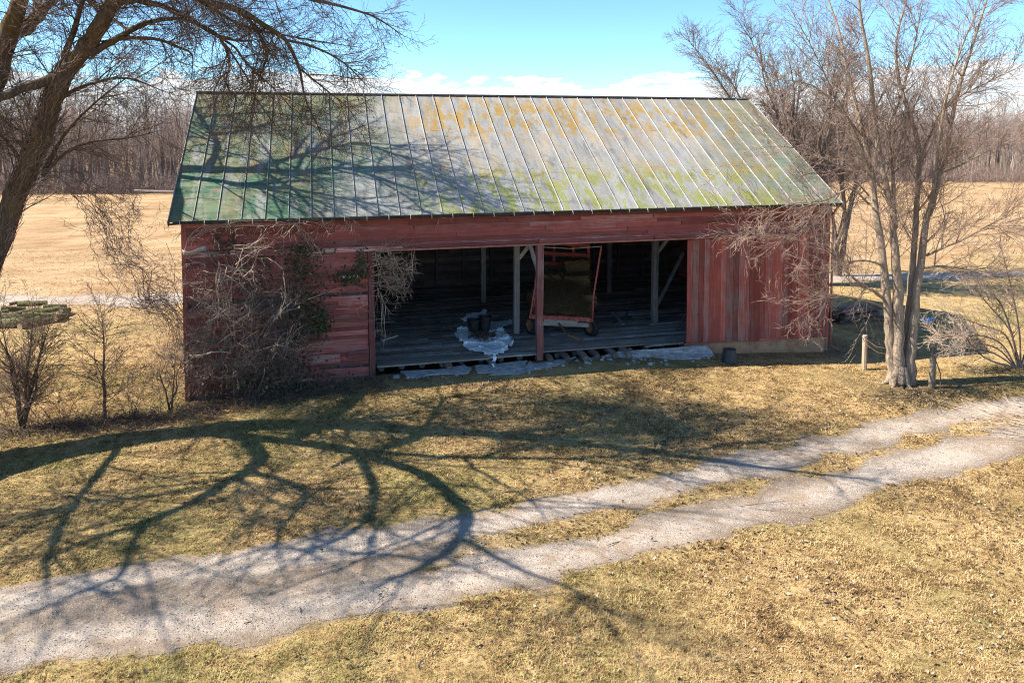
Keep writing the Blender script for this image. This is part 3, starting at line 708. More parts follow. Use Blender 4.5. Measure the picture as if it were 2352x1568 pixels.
for spec in (
    [(700, 1018, 9.7, .17), (800, 1034, 10.2, .17), (950, 1080, 10.8, .145), (1030, 1130, 11.2, .125), (1075, 1185, 11.7, .11), (1050, 1240, 12.2, .09), (1000, 1285, 12.7, .07), (870, 1345, 13.2, .03)],
    [(560, 1004, 8.3, .16), (600, 1045, 9.6, .16), (570, 1080, 10.5, .14), (450, 1150, 11.4, .115), (330, 1200, 12.2, .09), (200, 1245, 13.0, .06), (90, 1300, 13.8, .02)],
    [(330, 1200, 12.2, .07), (290, 1290, 13.0, .055), (270, 1325, 13.3, .048), (150, 1375, 14.0, .035), (0, 1435, 14.8, .012)],
    [(820, 1040, 10.3, .10), (862, 1120, 11.0, .08), (850, 1180, 11.6, .065), (790, 1235, 12.2, .05), (690, 1265, 12.8, .02)],
    [(840, 1045, 10.4, .09), (960, 992, 10.8, .07), (1012, 932, 11.1, .055), (1035, 912, 11.3, .045), (1200, 893, 11.8, .02)],
    [(860, 1040, 10.5, .10), (1100, 1052, 11.0, .08), (1400, 1050, 11.7, .055), (1700, 1020, 12.4, .02)],
    [(1060, 1235, 12.1, .065), (1200, 1310, 12.9, .045), (1330, 1362, 13.6, .03), (1290, 1430, 14.2, .012)],
    [(1070, 1180, 11.6, .05), (1200, 1150, 12.2, .035), (1330, 1130, 12.8, .012)],
    [(570, 1080, 10.5, .08), (700, 1130, 11.4, .06), (640, 1230, 12.4, .04), (660, 1330, 13.3, .015)],
    [(300, 1000, 5.5, .09), (180, 1150, 8.5, .07), (120, 1250, 10.5, .04), (100, 1330, 12, .015)],
    [(1100, 1052, 11.0, .06), (1350, 1000, 12.2, .045), (1600, 960, 13.2, .03), (1850, 930, 14, .012)],
    [(1400, 1050, 11.7, .05), (1600, 1000, 12.8, .035), (1800, 985, 13.6, .012)],
    [(1035, 912, 11.3, .04), (1250, 930, 12.4, .03), (1500, 900, 13.5, .012)],
): dress(limb(TT, SH4(spec), CC, CFGS, 2.0, (1.0, 2.2), (.014, .028), t0=.25, bias=(0, 0, .12), sides=7), CC, [((2.2,), .6, .55, .10, .02), ((3.2,), .65, .55, .13, .02), (1, .6, .5, .16, 0)], 2.5, (1.8, 4.0), (.022, .042), .15, (0, 0, .1))
for spec in (
    [(395, 390, 4.0, .17), (480, 390, 4.6, .15), (570, 392, 5.2, .12), (700, 396, 5.8, .09), (800, 388, 6.4, .065), (930, 430, 7.0, .045), (1060, 470, 7.6, .015)],
    [(480, 390, 4.6, .09), (500, 330, 5.4, .07), (460, 270, 6.2, .05), (440, 230, 7, .02)],
    [(570, 392, 5.2, .08), (720, 350, 6.2, .06), (830, 330, 7.0, .04), (960, 340, 7.8, .02)],
    [(800, 388, 6.4, .06), (900, 385, 6.9, .045), (1000, 400, 7.4, .03), (1080, 440, 7.8, .01)],
    [(395, 405, 4.2, .10), (520, 420, 5.0, .08), (640, 440, 5.8, .05), (760, 470, 6.6, .02)],
    [(930, 430, 7.0, .03), (1000, 450, 7.2, .02), (1150, 470, 8, .008)],
    [(520, 420, 5.0, .07), (700, 440, 6.0, .05), (860, 470, 7.0, .035), (1020, 490, 8, .012)],
    [(830, 330, 7.0, .04), (950, 370, 7.6, .03), (1050, 420, 8.2, .012)],
    [(460, 270, 6.2, .05), (620, 260, 7.2, .035), (760, 280, 8.0, .012)],
): dress(limb(TT, RF4(spec), CC, CFGS, 5.0, (1.0, 2.3), (.014, .028), t0=.15, bias=(0, 0, .1), sides=7), CC, [((2.2,), .6, .55, .10, .02), ((3.2,), .65, .55, .13, .02), (1, .6, .5, .16, 0)], 1.8, (1.8, 3.6), (.030, .05), .2, (0, 0, .1))
q = RF4([(395, 390, 4.0, .17)])[0]; limb(TT, [tuple(stemF[14]), (*((np.array(stemF[14][:3]) + np.array(q[:3])) / 2 + (0, 0, .3)), .2), q], CC, CFG, 2)
TT.build('trunk', B_DARK, big); CC.build('crown', TW_DARK, big)
# creeper stems hugging the leaning trunk
VV = Tubes()
for k in range(260):
    i = R.randrange(6, len(J) - 24) if R.random() < .75 else R.randrange(4, len(J) - 12); p = J[i, :3]; r = J[i, 3]; P = []
    d = (J[i + 1, :3] - p); d /= np.linalg.norm(d); a = R.uniform(0, 6.28); x = np.cross(d, (0.3, 1, 0.1)); x /= np.linalg.norm(x); y = np.cross(d, x)
    L = R.uniform(.5, 1.2); out = R.uniform(0, .5)
    for s in range(5): a2 = a + s * R.uniform(-.3, .5); P.append(tuple(p + d * L * s / 4 + (x * math.cos(a2) + y * math.sin(a2)) * (r + .01 + out * .2 * (s / 4) ** 2)))
    VV.add(P, [.012, .011, .009, .006, .003], 4)
VV.build('climbing_vine', TW_MID, big)

# ------------------------------------------------------------------ multi-stemmed tree by the right corner
rt = empty('clump_tree', pg(2065, 880)); tag(rt, 'tall bare tree with several stems from one base in front of the sliding doors', 'tree')
TT, CC = Tubes(), Tubes()
def A5(lst): return [(1493 + x * .3652, 459 + y * .3652, d, r) for x, y, d, r in lst]     # zoom windows used for measuring
def A2(lst): return [(1433 + x * .3906, y * .3906, d, r) for x, y, d, r in lst]
bp = pg(2065, 882); BD = (bp - CAM).dot(FW)
CF2 = [((5.2,), .62, .52, .12, .05), ((7.0,), .65, .55, .15, .03), (1, .6, .5, .18, .02)]
D0 = BD
stems = [
    A5([(1545, 1190, D0, .30), (1530, 1060, D0, .20), (1508, 900, D0, .16), (1495, 700, D0, .15), (1470, 400, D0, .13)]) + A2([(1490, 1300, D0, .12), (1455, 1000, D0 + .2, .105), (1415, 820, D0 + .3, .095), (1360, 600, D0 + .5, .08), (1310, 400, D0 + .7, .06), (1270, 200, D0 + .9, .045), (1210, 20, D0 + 1.1, .03), (1130, -200, D0 + 1.3, .012)]),
    A5([(1565, 1190, D0, .32), (1560, 1050, D0 - .1, .22), (1560, 800, D0 - .1, .19), (1555, 500, D0 - .1, .17), (1530, 200, D0 - .1, .14)]) + A2([(1590, 1300, D0 - .1, .13), (1520, 1000, D0, .115), (1470, 700, D0, .10), (1455, 480, D0 - .1, .085), (1420, 250, D0 - .2, .07), (1385, 50, D0 - .3, .05), (1370, -200, D0 - .4, .02)]),
    A5([(1600, 1180, D0, .26), (1605, 1000, D0 + .1, .17), (1640, 600, D0 + .2, .13), (1665, 250, D0 + .2, .12)]) + A2([(1720, 1250, D0 + .2, .11), (1735, 900, D0 + .3, .095), (1690, 700, D0 + .4, .08), (1620, 480, D0 + .5, .065), (1600, 250, D0 + .5, .05), (1660, 0, D0 + .5, .03), (1680, -200, D0 + .5, .012)]),
    A5([(1625, 1180, D0, .26), (1640, 950, D0 - .1, .18), (1665, 700, D0 - .1, .15), (1700, 400, D0, .13), (1740, 100, D0, .12)]) + A2([(1800, 1250, D0, .115), (1860, 1020, D0, .105), (1905, 850, D0, .095), (1925, 720, D0 - .1, .085), (1975, 500, D0 - .2, .07), (2040, 300, D0 - .4, .055), (2110, 80, D0 - .6, .035), (2180, -150, D0 - .8, .012)]),
    A2([(1780, 1300, D0 - .1, .09), (1830, 1050, D0 - .4, .08), (1850, 850, D0 - .6, .07), (1890, 600, D0 - .8, .06), (1960, 350, D0 - 1, .045), (2060, 100, D0 - 1.2, .025), (2150, -120, D0 - 1.4, .01)]),
    A2([(1590, 1250, D0, .085), (1580, 1000, D0 + .2, .075), (1560, 750, D0 + .5, .065), (1620, 600, D0 + .6, .055), (1700, 300, D0 + .8, .04), (1760, 0, D0 + 1, .015)]),
    A2([(1455, 1020, D0 + .2, .07), (1390, 850, D0 - .1, .055), (1310, 680, D0 - .4, .045), (1210, 500, D0 - .7, .035), (1090, 250, D0 - 1, .02), (960, 20, D0 - 1.2, .008)]),
    A2([(1730, 950, D0 + .3, .06), (1800, 800, D0 + .1, .05), (1870, 650, D0 - .1, .04), (1990, 560, D0 - .4, .03), (2150, 480, D0 - .7, .02), (2352, 380, D0 - 1, .007)]),
    A2([(1860, 1020, D0, .055), (1960, 980, D0 - .5, .045), (2060, 930, D0 - .9, .035), (2200, 860, D0 - 1.3, .022), (2380, 780, D0 - 1.6, .007)]),
    A5([(1740, 350, D0, .06), (1850, 300, D0 - .5, .05), (1990, 240, D0 - .9, .04), (2150, 150, D0 - 1.2, .03), (2352, 60, D0 - 1.5, .01)]),
    A5([(1700, 430, D0, .05), (1850, 420, D0 - .4, .042), (2050, 450, D0 - .8, .03), (2250, 520, D0 - 1.2, .012)]),
    A5([(1490, 640, D0, .065), (1400, 570, D0 - .2, .052), (1300, 510, D0 - .5, .042), (1210, 420, D0 - .8, .034), (1130, 330, D0 - 1.1, .026), (980, 260, D0 - 1.4, .018), (800, 220, D0 - 1.7, .012), (560, 210, D0 - 2, .005)]),
    A5([(1480, 420, D0, .05), (1380, 385, D0 - .3, .04), (1260, 390, D0 - .6, .032), (1160, 430, D0 - .9, .02), (1080, 520, D0 - 1.1, .008)]),
    A5([(1500, 690, D0, .035), (1380, 640, D0 - .4, .028), (1230, 610, D0 - .8, .02), (1060, 620, D0 - 1.1, .013), (920, 700, D0 - 1.3, .005)]),
    A2([(1440, 1200, D0, .05), (1330, 1110, D0 - .3, .04), (1180, 1180, D0 - .7, .03), (980, 1200, D0 - 1.1, .02), (760, 1290, D0 - 1.4, .006)]),
    A2([(1440, 1150, D0, .045), (1300, 1000, D0 - .4, .035), (1100, 900, D0 - .8, .025), (900, 860, D0 - 1.2, .014), (700, 900, D0 - 1.5, .005)]),
    A2([(1400, 800, D0 + .3, .05), (1250, 620, D0 + .1, .04), (1100, 500, D0 - .1, .028), (900, 470, D0 - .3, .015), (780, 500, D0 - .4, .006)]),
]
for i, s in enumerate(stems):
    s = [(a, b, c, d * (.86 if b > 600 else (.74 if i < 4 else .66))) for a, b, c, d in s]
    limb(TT, W4(s), CC, CF2, 6 if i < 4 else (9.5 if i < 11 else 7), (.8, 1.9), (.007, .016), t0=.3 if i < 4 else .15, bias=(0, 0, .16), sides=10 if i < 4 else 7)
for k in range(9):      # root flare
    a = k * .7 + R.uniform(-.2, .2); L = R.uniform(.45, .85); c, s_ = math.cos(a), math.sin(a)
    TT.add([(bp.x + c * .12, bp.y + s_ * .12, bp.z + .55), (bp.x + c * .30, bp.y + s_ * .30, bp.z + .12), (bp.x + c * L * .65, bp.y + s_ * L * .65, G(bp.x + c * L * .65, bp.y + s_ * L * .65) + .03), (bp.x + c * L, bp.y + s_ * L, G(bp.x + c * L, bp.y + s_ * L) - .05)], [.16, .10, .045, .02], 7)
TT.build('trunk', B_WARM, rt); CC.build('crown', TW_WARM, rt)

# ------------------------------------------------------------------ trees behind the barn
e_last = []
def simple_tree(name, loc, H, spread, lean, lab, cat='tree', group=None, nst=5, bmat=B_MID, tmat=TW_MID, dens=4.0, cfg=CF2, r0=.2, t0=.3, tw=.008, L=(.9, 2.0)):
    global TWIG
    e = empty(name, loc); T, C_ = Tubes(), Tubes(); sv = TWIG; TWIG = tw
    for k in range(nst):
        a = 6.283 * k / nst + R.uniform(-.4, .4); sp = spread * R.uniform(.5, 1.1); h = H * R.uniform(.75, 1.05)
        ox, oy = lean[0] + math.cos(a) * sp, lean[1] + math.sin(a) * sp
        pts = [(loc[0], loc[1], loc[2] - .1, r0)]
        for j in (.12, .3, .5, .7, .86, 1.0): pts.append((loc[0] + ox * j ** 1.5 + R.gauss(0, .12), loc[1] + oy * j ** 1.5 + R.gauss(0, .12), loc[2] + h * j, r0 * (.75 if j < .2 else .62) * (1.04 - j) + .006))
        limb(T, pts, C_, cfg, dens, L, (.010, .022), t0=t0, bias=(0, 0, .2), sides=6)
    T.build('trunk', bmat, e); C_.build('crown', tmat, e); TWIG = sv
    if lab: tag(e, lab, cat, group)
    e_last[:] = [T, C_]
    return e
p = pd(1850, 640, 38.5); simple_tree('bare_tree', (p.x, p.y, G(p.x, p.y)), 13.6, 4.3, (-2.6, 0), 'wide crowned bare tree behind the far end of the barn roof', nst=11, dens=5.2, r0=.26, t0=.35)
p = pd(1925, 610, 41); simple_tree('bare_tree', (p.x, p.y, G(p.x, p.y)), 11.8, 2.6, (.6, 0), 'slimmer bare tree just beyond the barn corner, behind the clump tree', nst=5, dens=3.4, r0=.18, t0=.3)

# ------------------------------------------------------------------ woods beyond the field
protos = []; pmesh = []
CFW = [((1.5,), .62, .5, .12, .06), ((1.9,), .65, .55, .15, .03), (1, .6, .5, .18, .02)]
W_B = [bark('wood_bark_a', (.10, .08, .07), (.20, .165, .14), (.36, .31, .27)), bark('wood_bark_b', (.16, .14, .12), (.32, .28, .25), (.52, .48, .44))]
W_T = [twigmat('wood_twig_a', (.20, .145, .125), (.37, .275, .235)), twigmat('wood_twig_b', (.25, .19, .165), (.44, .34, .29))]
for k in range(7):
    e = simple_tree('woodland_tree', (0, 0, 0), R.uniform(12, 15), R.uniform(1.2, 2.4), (R.uniform(-.5, .5), 0), None, nst=R.choice((2, 3, 4)), bmat=W_B[k % 2], tmat=W_T[k % 2], dens=2.0, cfg=CFW, r0=R.uniform(.13, .22), t0=.25, tw=.014, L=(1.3, 3.0))
    protos.append(e)
    (v1, f1), (v2, f2) = e_last[0].mesh(), e_last[1].mesh(); pmesh.append((np.vstack([v1, v2]), np.vstack([f1, f2 + len(v1)])))
def place(e, loc, s, rz, first=False):
    kids = list(e.children)
    c = e.copy(); COL.objects.link(c); c.location = loc; c.rotation_euler = (0, 0, rz); c.scale = s
    for k in kids: n = k.copy(); COL.objects.link(n); n.parent = c
    return c
spots = []
for k in range(95):                     # left wood edge, seen between the big tree and the barn
    u = R.uniform(-120, 560); d = 92 + 34 * R.random() ** 1.6; p = pd(u, 300, d); spots.append((p.x, p.y, 'tall slender bare tree in the wood edge beyond the left field', 'woodland edge beyond the left field'))
for k in range(14): 
    u = R.uniform(560, 1500); p = pd(u, 300, R.uniform(120, 140)); spots.append((p.x, p.y, 'bare treetop showing just above the barn ridge', 'treetops behind the ridge'))
for k in range(80):
    u = R.uniform(1820, 2480); d = 118 + 60 * R.random() ** 1.5; p = pd(u, 300, d); spots.append((p.x, p.y, 'bare tree in the brown treeline beyond the right field', 'treeline beyond the right field'))
for i, (x, y, lab, grp) in enumerate(spots):
    far = 'right' in lab; s = R.uniform(.72, 1.08) * (.92 if far else 1.0)
    if 'ridge' in lab: s = R.uniform(.8, 1.0)
    if i < 7:
        c = protos[i]; c.location = (x, y, G(x, y)); c.scale = (s, s, s); c.rotation_euler = (0, 0, R.uniform(0, 6.28))
    else: c = place(protos[R.randrange(7)], (x, y, G(x, y)), (s, s, s * R.uniform(.9, 1.1)), R.uniform(0, 6.28))
    tag(c, lab, 'tree', grp)
# scatter (uncountable stuff only): points with rotation and scale, instancing small meshes
def scatter(name, P, rot, scl, meshes, mat, label, cat):
    col = bpy.data.collections.new(name + '_pieces')
    for i, (v, f) in enumerate(meshes):
        me = bpy.data.meshes.new(name + '_piece'); me.from_pydata(v, [], f); me.materials.append(mat); me.update(); col.objects.link(bpy.data.objects.new('%s_piece_%d' % (name, i), me))
    return scatter_col(name, P, rot, scl, col, len(meshes), label, cat)
def scatter_col(name, P, rot, scl, col, nm, label, cat):
    me = bpy.data.meshes.new(name); n = len(P); me.vertices.add(n); me.vertices.foreach_set('co', np.asarray(P, np.float32).ravel())
    a = me.attributes.new('rot', 'FLOAT_VECTOR', 'POINT'); a.data.foreach_set('vector', np.asarray(rot, np.float32).ravel())
    a = me.attributes.new('scl', 'FLOAT', 'POINT'); a.data.foreach_set('value', np.asarray(scl, np.float32))
    a = me.attributes.new('idx', 'INT', 'POINT'); a.data.foreach_set('value', rng.integers(0, nm, n).astype(np.int32))
    o = bpy.data.objects.new(name, me); COL.objects.link(o)
    t = bpy.data.node_groups.new(name, 'GeometryNodeTree'); t.interface.new_socket('Geometry', in_out='INPUT', socket_type='NodeSocketGeometry'); t.interface.new_socket('Geometry', in_out='OUTPUT', socket_type='NodeSocketGeometry')
    N = t.nodes; gi = N.new('NodeGroupInput'); go = N.new('NodeGroupOutput'); ip = N.new('GeometryNodeInstanceOnPoints'); ci = N.new('GeometryNodeCollectionInfo')
    ci.inputs['Collection'].default_value = col; ci.inputs['Separate Children'].default_value = True; ci.inputs['Reset Children'].default_value = True
    def at(nm_, ty):
        x = N.new('GeometryNodeInputNamedAttribute'); x.data_type = ty; x.inputs['Name'].default_value = nm_; return x.outputs['Attribute']
    L = t.links.new; L(gi.outputs[0], ip.inputs['Points']); L(ci.outputs[0], ip.inputs['Instance']); ip.inputs['Pick Instance'].default_value = True
    L(at('idx', 'INT'), ip.inputs['Instance Index']); L(at('rot', 'FLOAT_VECTOR'), ip.inputs['Rotation']); L(at('scl', 'FLOAT'), ip.inputs['Scale']); L(ip.outputs[0], go.inputs[0])
    o.modifiers.new('scatter', 'NODES').node_group = t
    tag(o, label, cat, kind='stuff'); return o
# depth of the woods behind the edge trees: one mass

wcol = bpy.data.collections.new('woods_pieces')
for k, (v, f) in enumerate(pmesh):
    o = npobj('woods_piece', v, f, W_T[k % 2]); COL.objects.unlink(o); wcol.objects.link(o)
WP = []
for u0, u1, d0, d1, n_ in ((-300, 620, 108, 200, 270), (600, 1600, 150, 220, 70), (1600, 2700, 150, 320, 700)):
    for k in range(n_): p = pd(R.uniform(u0, u1), 300, R.uniform(d0, d1)); WP.append((p.x, p.y, G(p.x, p.y) - .2))
n_ = len(WP); scatter_col('woods', np.array(WP), np.stack([np.zeros(n_), np.zeros(n_), rng.uniform(0, 6.28, n_)], 1), rng.uniform(.5, 1.02, n_), wcol, 7, 'far brown bare wood behind the edge trees', 'woods')
# brush at the foot of the woods
def brush(name, pts, H, n_each, mat, label, cat, rad=.01, spread=.5):
    T = Tubes()
    for (x, y) in pts:
        for k in range(n_each):
            a = R.uniform(0, 6.28); d = nrm((math.cos(a) * spread, math.sin(a) * spread, 1)); L = H * R.uniform(.4, 1); z = G(x, y); P = []; q = (x + R.gauss(0, .3), y + R.gauss(0, .3), z - .03)
            for s in range(4): P.append(q); d = nrm((d[0] + R.gauss(0, .15), d[1] + R.gauss(0, .15), d[2] + R.gauss(0, .1) - .08)); q = (q[0] + d[0] * L / 3, q[1] + d[1] * L / 3, q[2] + d[2] * L / 3)
            T.add(P, [rad, rad * .8, rad * .6, rad * .4], 3)
    return tag(T.build(name, mat), label, cat, kind='stuff')
ub = [pd(R.uniform(-120, 600), 300, R.uniform(90, 98)) for k in range(330)] + [pd(R.uniform(1850, 2450), 300, R.uniform(114, 122)) for k in range(260)]
brush('brush', [(p.x, p.y) for p in ub], 3.6, 11, W_T[0], 'tangled bare brush along the foot of the woods', 'brush', .02)

# ------------------------------------------------------------------ hay wagon and bales
M_TYRE = simple('tyre_rubber', (.012, .012, .013), (.04, .038, .036), 12, .75, 0, .3)
M_RUST = simple('rusty_steel', (.16, .075, .04), (.34, .18, .10), 10, .8, .2, .4)
M_REDP = simple('red_painted_steel', (.34, .07, .06), (.52, .16, .13), 6, .6, .1, .2)
def b_hay(t):
    p = t.pos(); n = t.noise(t.map(p, (30, 8, 60)), 1, 5, .7); g = t.noise(p, 5, 4)
    return dict(c=t.mix(t.m('MULTIPLY', g, .6), t.ramp(n, [(.3, (.06, .038, .02)), (.5, (.17, .11, .055)), (.7, (.33, .23, .12))]), (.10, .06, .035)), r=.95, s=.1, n=t.bump(n, 1, .03))
M_HAY = material('hay', b_hay)
fl_ = pz(1215, 724, .80); WW = 2.15; wx = Vector((math.cos(.33), -math.sin(.33), 0)); wy = Vector((-wx.y, wx.x, 0)); fr_ = fl_ + wx * WW
org = Vector((fl_.x, fl_.y, 0))
def wp(a, b, z): return org + wx * a + wy * b + Vector((0, 0, z - .05 * a * min(1, z)))      # the deck sags to the right
WL = 4.3
wag = empty('hay_wagon', wp(WW / 2, WL / 2, 0)); tag(wag, 'red hay wagon with slatted rack parked inside the barn', 'wagon')
m = MB()
m.bar(wp(0, .04, .76), wp(WW, .04, .76), .08, .14); m.bar(wp(.04, 0, .76), wp(.04, WL, .76), .08, .14); m.bar(wp(WW - .04, 0, .76), wp(WW - .04, WL, .76), .08, .14); m.bar(wp(0, WL, .76), wp(WW, WL, .76), .08, .14)
for k in range(1, 8): m.bar(wp(0.02, WL * k / 8, .735), wp(WW - .02, WL * k / 8, .735), .09, .08)
deck = m.build('deck_frame', M_REDP, wag)
for k in range(11):
    a = .03 + (WW - .06) * k / 11; board('deck_plank', wp(a + .1, -.03, .81), wp(a + .1, WL, .81), .03, (WW - .06) / 11 - .01, W_WAGON, deck, (0, 0, 1))
for k in range(12): a = WW * (k + .5) / 12; MB().bar(wp(a, -.015, .79), wp(a, -.005, .70), .05, .02, (1, 0, 0)).build('stake_pocket', M_RUST, deck)
ch = MB(); ch.bar(wp(WW / 2, .5, .52), wp(WW / 2, WL - .6, .52), .12, .14)
for b in (.55, WL - .8): ch.bar(wp(.12, b, .42), wp(WW - .12, b, .42), .12, .14).bar(wp(.35, b, .62), wp(WW - .35, b, .62), .14, .1)
ch.bar(wp(.5, .35, .6), wp(WW - .5, .35, .6), .12, .2)
ch.build('running_gear', W_GREY_X, wag)
for b in (.55, WL - .8):
    for a, sg in ((.06, -1), (WW - .06, 1)):
        c = wp(a, b, .335); ax = wx * sg
        if b < 1: ax = Matrix.Rotation(math.radians(38), 3, 'Z') @ ax
        t_ = MB().lathe([(.20, -.09), (.27, -.10), (.315, -.085), (.33, -.05), (.333, 0), (.33, .05), (.315, .085), (.27, .10), (.20, .09), (.20, -.09)], c, ax, 22).build('wheel', M_TYRE, wag, True)
        MB().lathe([(.0, .03), (.06, .05), (.08, .02), (.15, .0), (.19, .06), (.205, .085), (.205, -.085), (.15, -.05), (0, -.05)], c, ax, 18).build('rim', M_RUST, t_, True)
MB().tube([wp(WW / 2 - .1, .35, .5), wp(WW / 2 + .25, -.6, .33), pz(1335, 780, .12) , pz(1345, 792, .02)], [.035, .035, .03, .03], 7).build('tongue', M_RUST, wag)
topR = py(1381, 566, fr_.y - .1); topL = py(1246, 552, fl_.y + .5)
MB().tube([wp(WW - .03, -.03, .72), wp(WW, -.06, 1.6), topR], .03, 6).build('rack_pole', M_REDP, wag)
MB().tube([wp(.03, .0, .7), (wp(.03, 0, .7) + topL) / 2, topL], .028, 6).build('rack_pole', M_REDP, wag)
for k in range(6):      # left side rack: second rail with lattice
    z0 = .8 + k * .38; MB().tube([wp(.03 + k * .05, .03, z0), wp(.12 + k * .05, .45, z0 + .3)], .014, 5).build('rack_lattice', M_REDP, wag)
MB().tube([wp(.12, .4, .82), topL + wy * .5 + Vector((0, 0, -.1))], .022, 6).build('rack_pole', M_REDP, wag)
for a in (.06, .75, 1.5, WW - .06): MB().bar(wp(a, WL, .7), wp(a, WL + .12, 2.75), .09, .05).build('rack_upright', W_WAGON, wag)
for z0 in (1.5, 1.85, 2.25, 2.65): board('rack_slat', wp(.0, WL - .04, z0), wp(WW, WL - .04, z0 + R.uniform(-.04, .04)), .03, .13, W_WAGON, wag, tuple(-wy))
MB().tube([py(1240, 567, YF + .1), py(1310, 571, 23.4), topR], .012, 5).build('top_cable', M_HOOK, wag)
def bale(c, L, W_, H_, rz, lab):
    """tied bale: lumpy, rounded block with two strings pulled tight"""
    nx, ny, nz = 10, 6, 6; bm = bmesh.new(); bmesh.ops.create_cube(bm, size=1); bmesh.ops.subdivide_edges(bm, edges=bm.edges[:], cuts=5, use_grid_fill=True)
    for v in bm.verts:
        x, y, z = v.co; k = 1 - .10 * (max(0, abs(y) + abs(z) - .7)); tie = 1 - .06 * sum(math.exp(-((x - s) / .05) ** 2) for s in (-.22, .22))
        v.co = (x * L * (1 - .05 * (abs(y) + abs(z))) + R.gauss(0, .022), y * W_ * k * tie + R.gauss(0, .022), z * H_ * k * tie + R.gauss(0, .02))
    M = Matrix.Translation(c) @ Matrix.Rotation(rz, 4, 'Z') @ Matrix.Rotation(R.uniform(-.06, .06), 4, 'Y'); bmesh.ops.transform(bm, matrix=M, verts=bm.verts)
    me = bpy.data.meshes.new('hay_bale'); bm.to_mesh(me); bm.free(); me.materials.append(M_HAY); o = link(bpy.data.objects.new('hay_bale', me)); tag(o, lab, 'hay bale', 'bales on the wagon')
    T = Tubes()
    for k in range(420):
        f = R.choice((0, 1, 2)); q = [R.uniform(-.5, .5) * v for v in (L, W_, H_)]; q[f] = (L, W_, H_)[f] * .5 * R.choice((-1, 1)); d = nrm((R.gauss(0, 1), R.gauss(0, 1), R.gauss(0, 1))); l = R.uniform(.06, .16)
        a = M @ Vector(q); T.add([tuple(a), tuple(a + Vector(d) * l * .5), tuple(a + Vector(d) * l + Vector((0, 0, -.02)))], [.004, .003, .002], 3)
    T.build('loose_straw', M_HAY, o)
wr = math.atan2(wx.y, wx.x)
bl = [(.55, 3.7, 1.06, .0), (1.55, 3.7, 1.06, .03), (.55, 3.65, 1.50, .05), (1.6, 3.72, 1.50, -.04), (1.58, 3.75, 1.93, .03), (.62, 2.7, 1.06, .1), (1.6, 2.72, 1.06, -.08), (1.62, 2.75, 1.50, .12), (.6, 2.75, 1.5, -.06), (1.75, 1.7, 1.05, 1.5), (.35, 1.75, 1.05, 1.62)]
nm = ['in the bottom rear row at the rack, pole side', 'in the bottom rear row at the rack, right', 'in the second rear row against the rack, left', 'in the second rear row against the rack, right', 'topmost, against the red slats', 'in the middle bottom row, left', 'in the middle bottom row, right', 'on the second layer mid wagon, right', 'on the second layer mid wagon, left', 'turned lengthwise near the front, right edge', 'turned lengthwise near the front, behind the leaning pole']
for (a, b, z0, rz), t_ in zip(bl, nm): bale(wp(a + R.uniform(-.06, .06), b + R.uniform(-.1, .1), z0), .98, .48, .43, wr + rz * 2.2, 'brown hay bale ' + t_)
T = Tubes()
for k in range(3800):       # loose hay sliding down to the deck edge
    a = R.uniform(.15, WW - .1); b = R.uniform(.05, 2.4); ed = min(1, 4 * min(a, WW - a) / WW + .15); top = .85 + .97 * (1 - math.exp(-b * .55)) * ed; z0 = top - .03 + R.uniform(0, .06)
    d = nrm((R.gauss(0, 1), R.gauss(0, 1), R.gauss(0, .35))); l = R.uniform(.06, .2); q = wp(a, b, z0); T.add([tuple(q), tuple(q + Vector(d) * l * .5 + Vector((0, 0, .01))), tuple(q + Vector(d) * l)], [.006, .005, .003], 3)
tag(T.build('loose_hay', M_HAY), 'loose hay spilled over the front of the wagon deck', 'hay', kind='stuff')
hv = []; n_ = 14
for j in range(n_):
    for i in range(n_):
        a = .12 + (WW - .24) * i / (n_ - 1); b = .08 + 2.3 * j / (n_ - 1); edge = min(1, 4 * min(i, n_ - 1 - i) / n_ + .15); hv.append(tuple(wp(a, b,   .828 + .95 * (1 - math.exp(-b * .55)) * edge + R.uniform(0, .05))))
hp = obj('hay_heap', hv, [(j * n_ + i, j * n_ + i + 1, j * n_ + n_ + i + 1, j * n_ + n_ + i) for j in range(n_ - 1) for i in range(n_ - 1)], M_HAY, None, True); tag(hp, 'sloping heap of loose hay on the wagon in front of the bales', 'hay', kind='stuff')

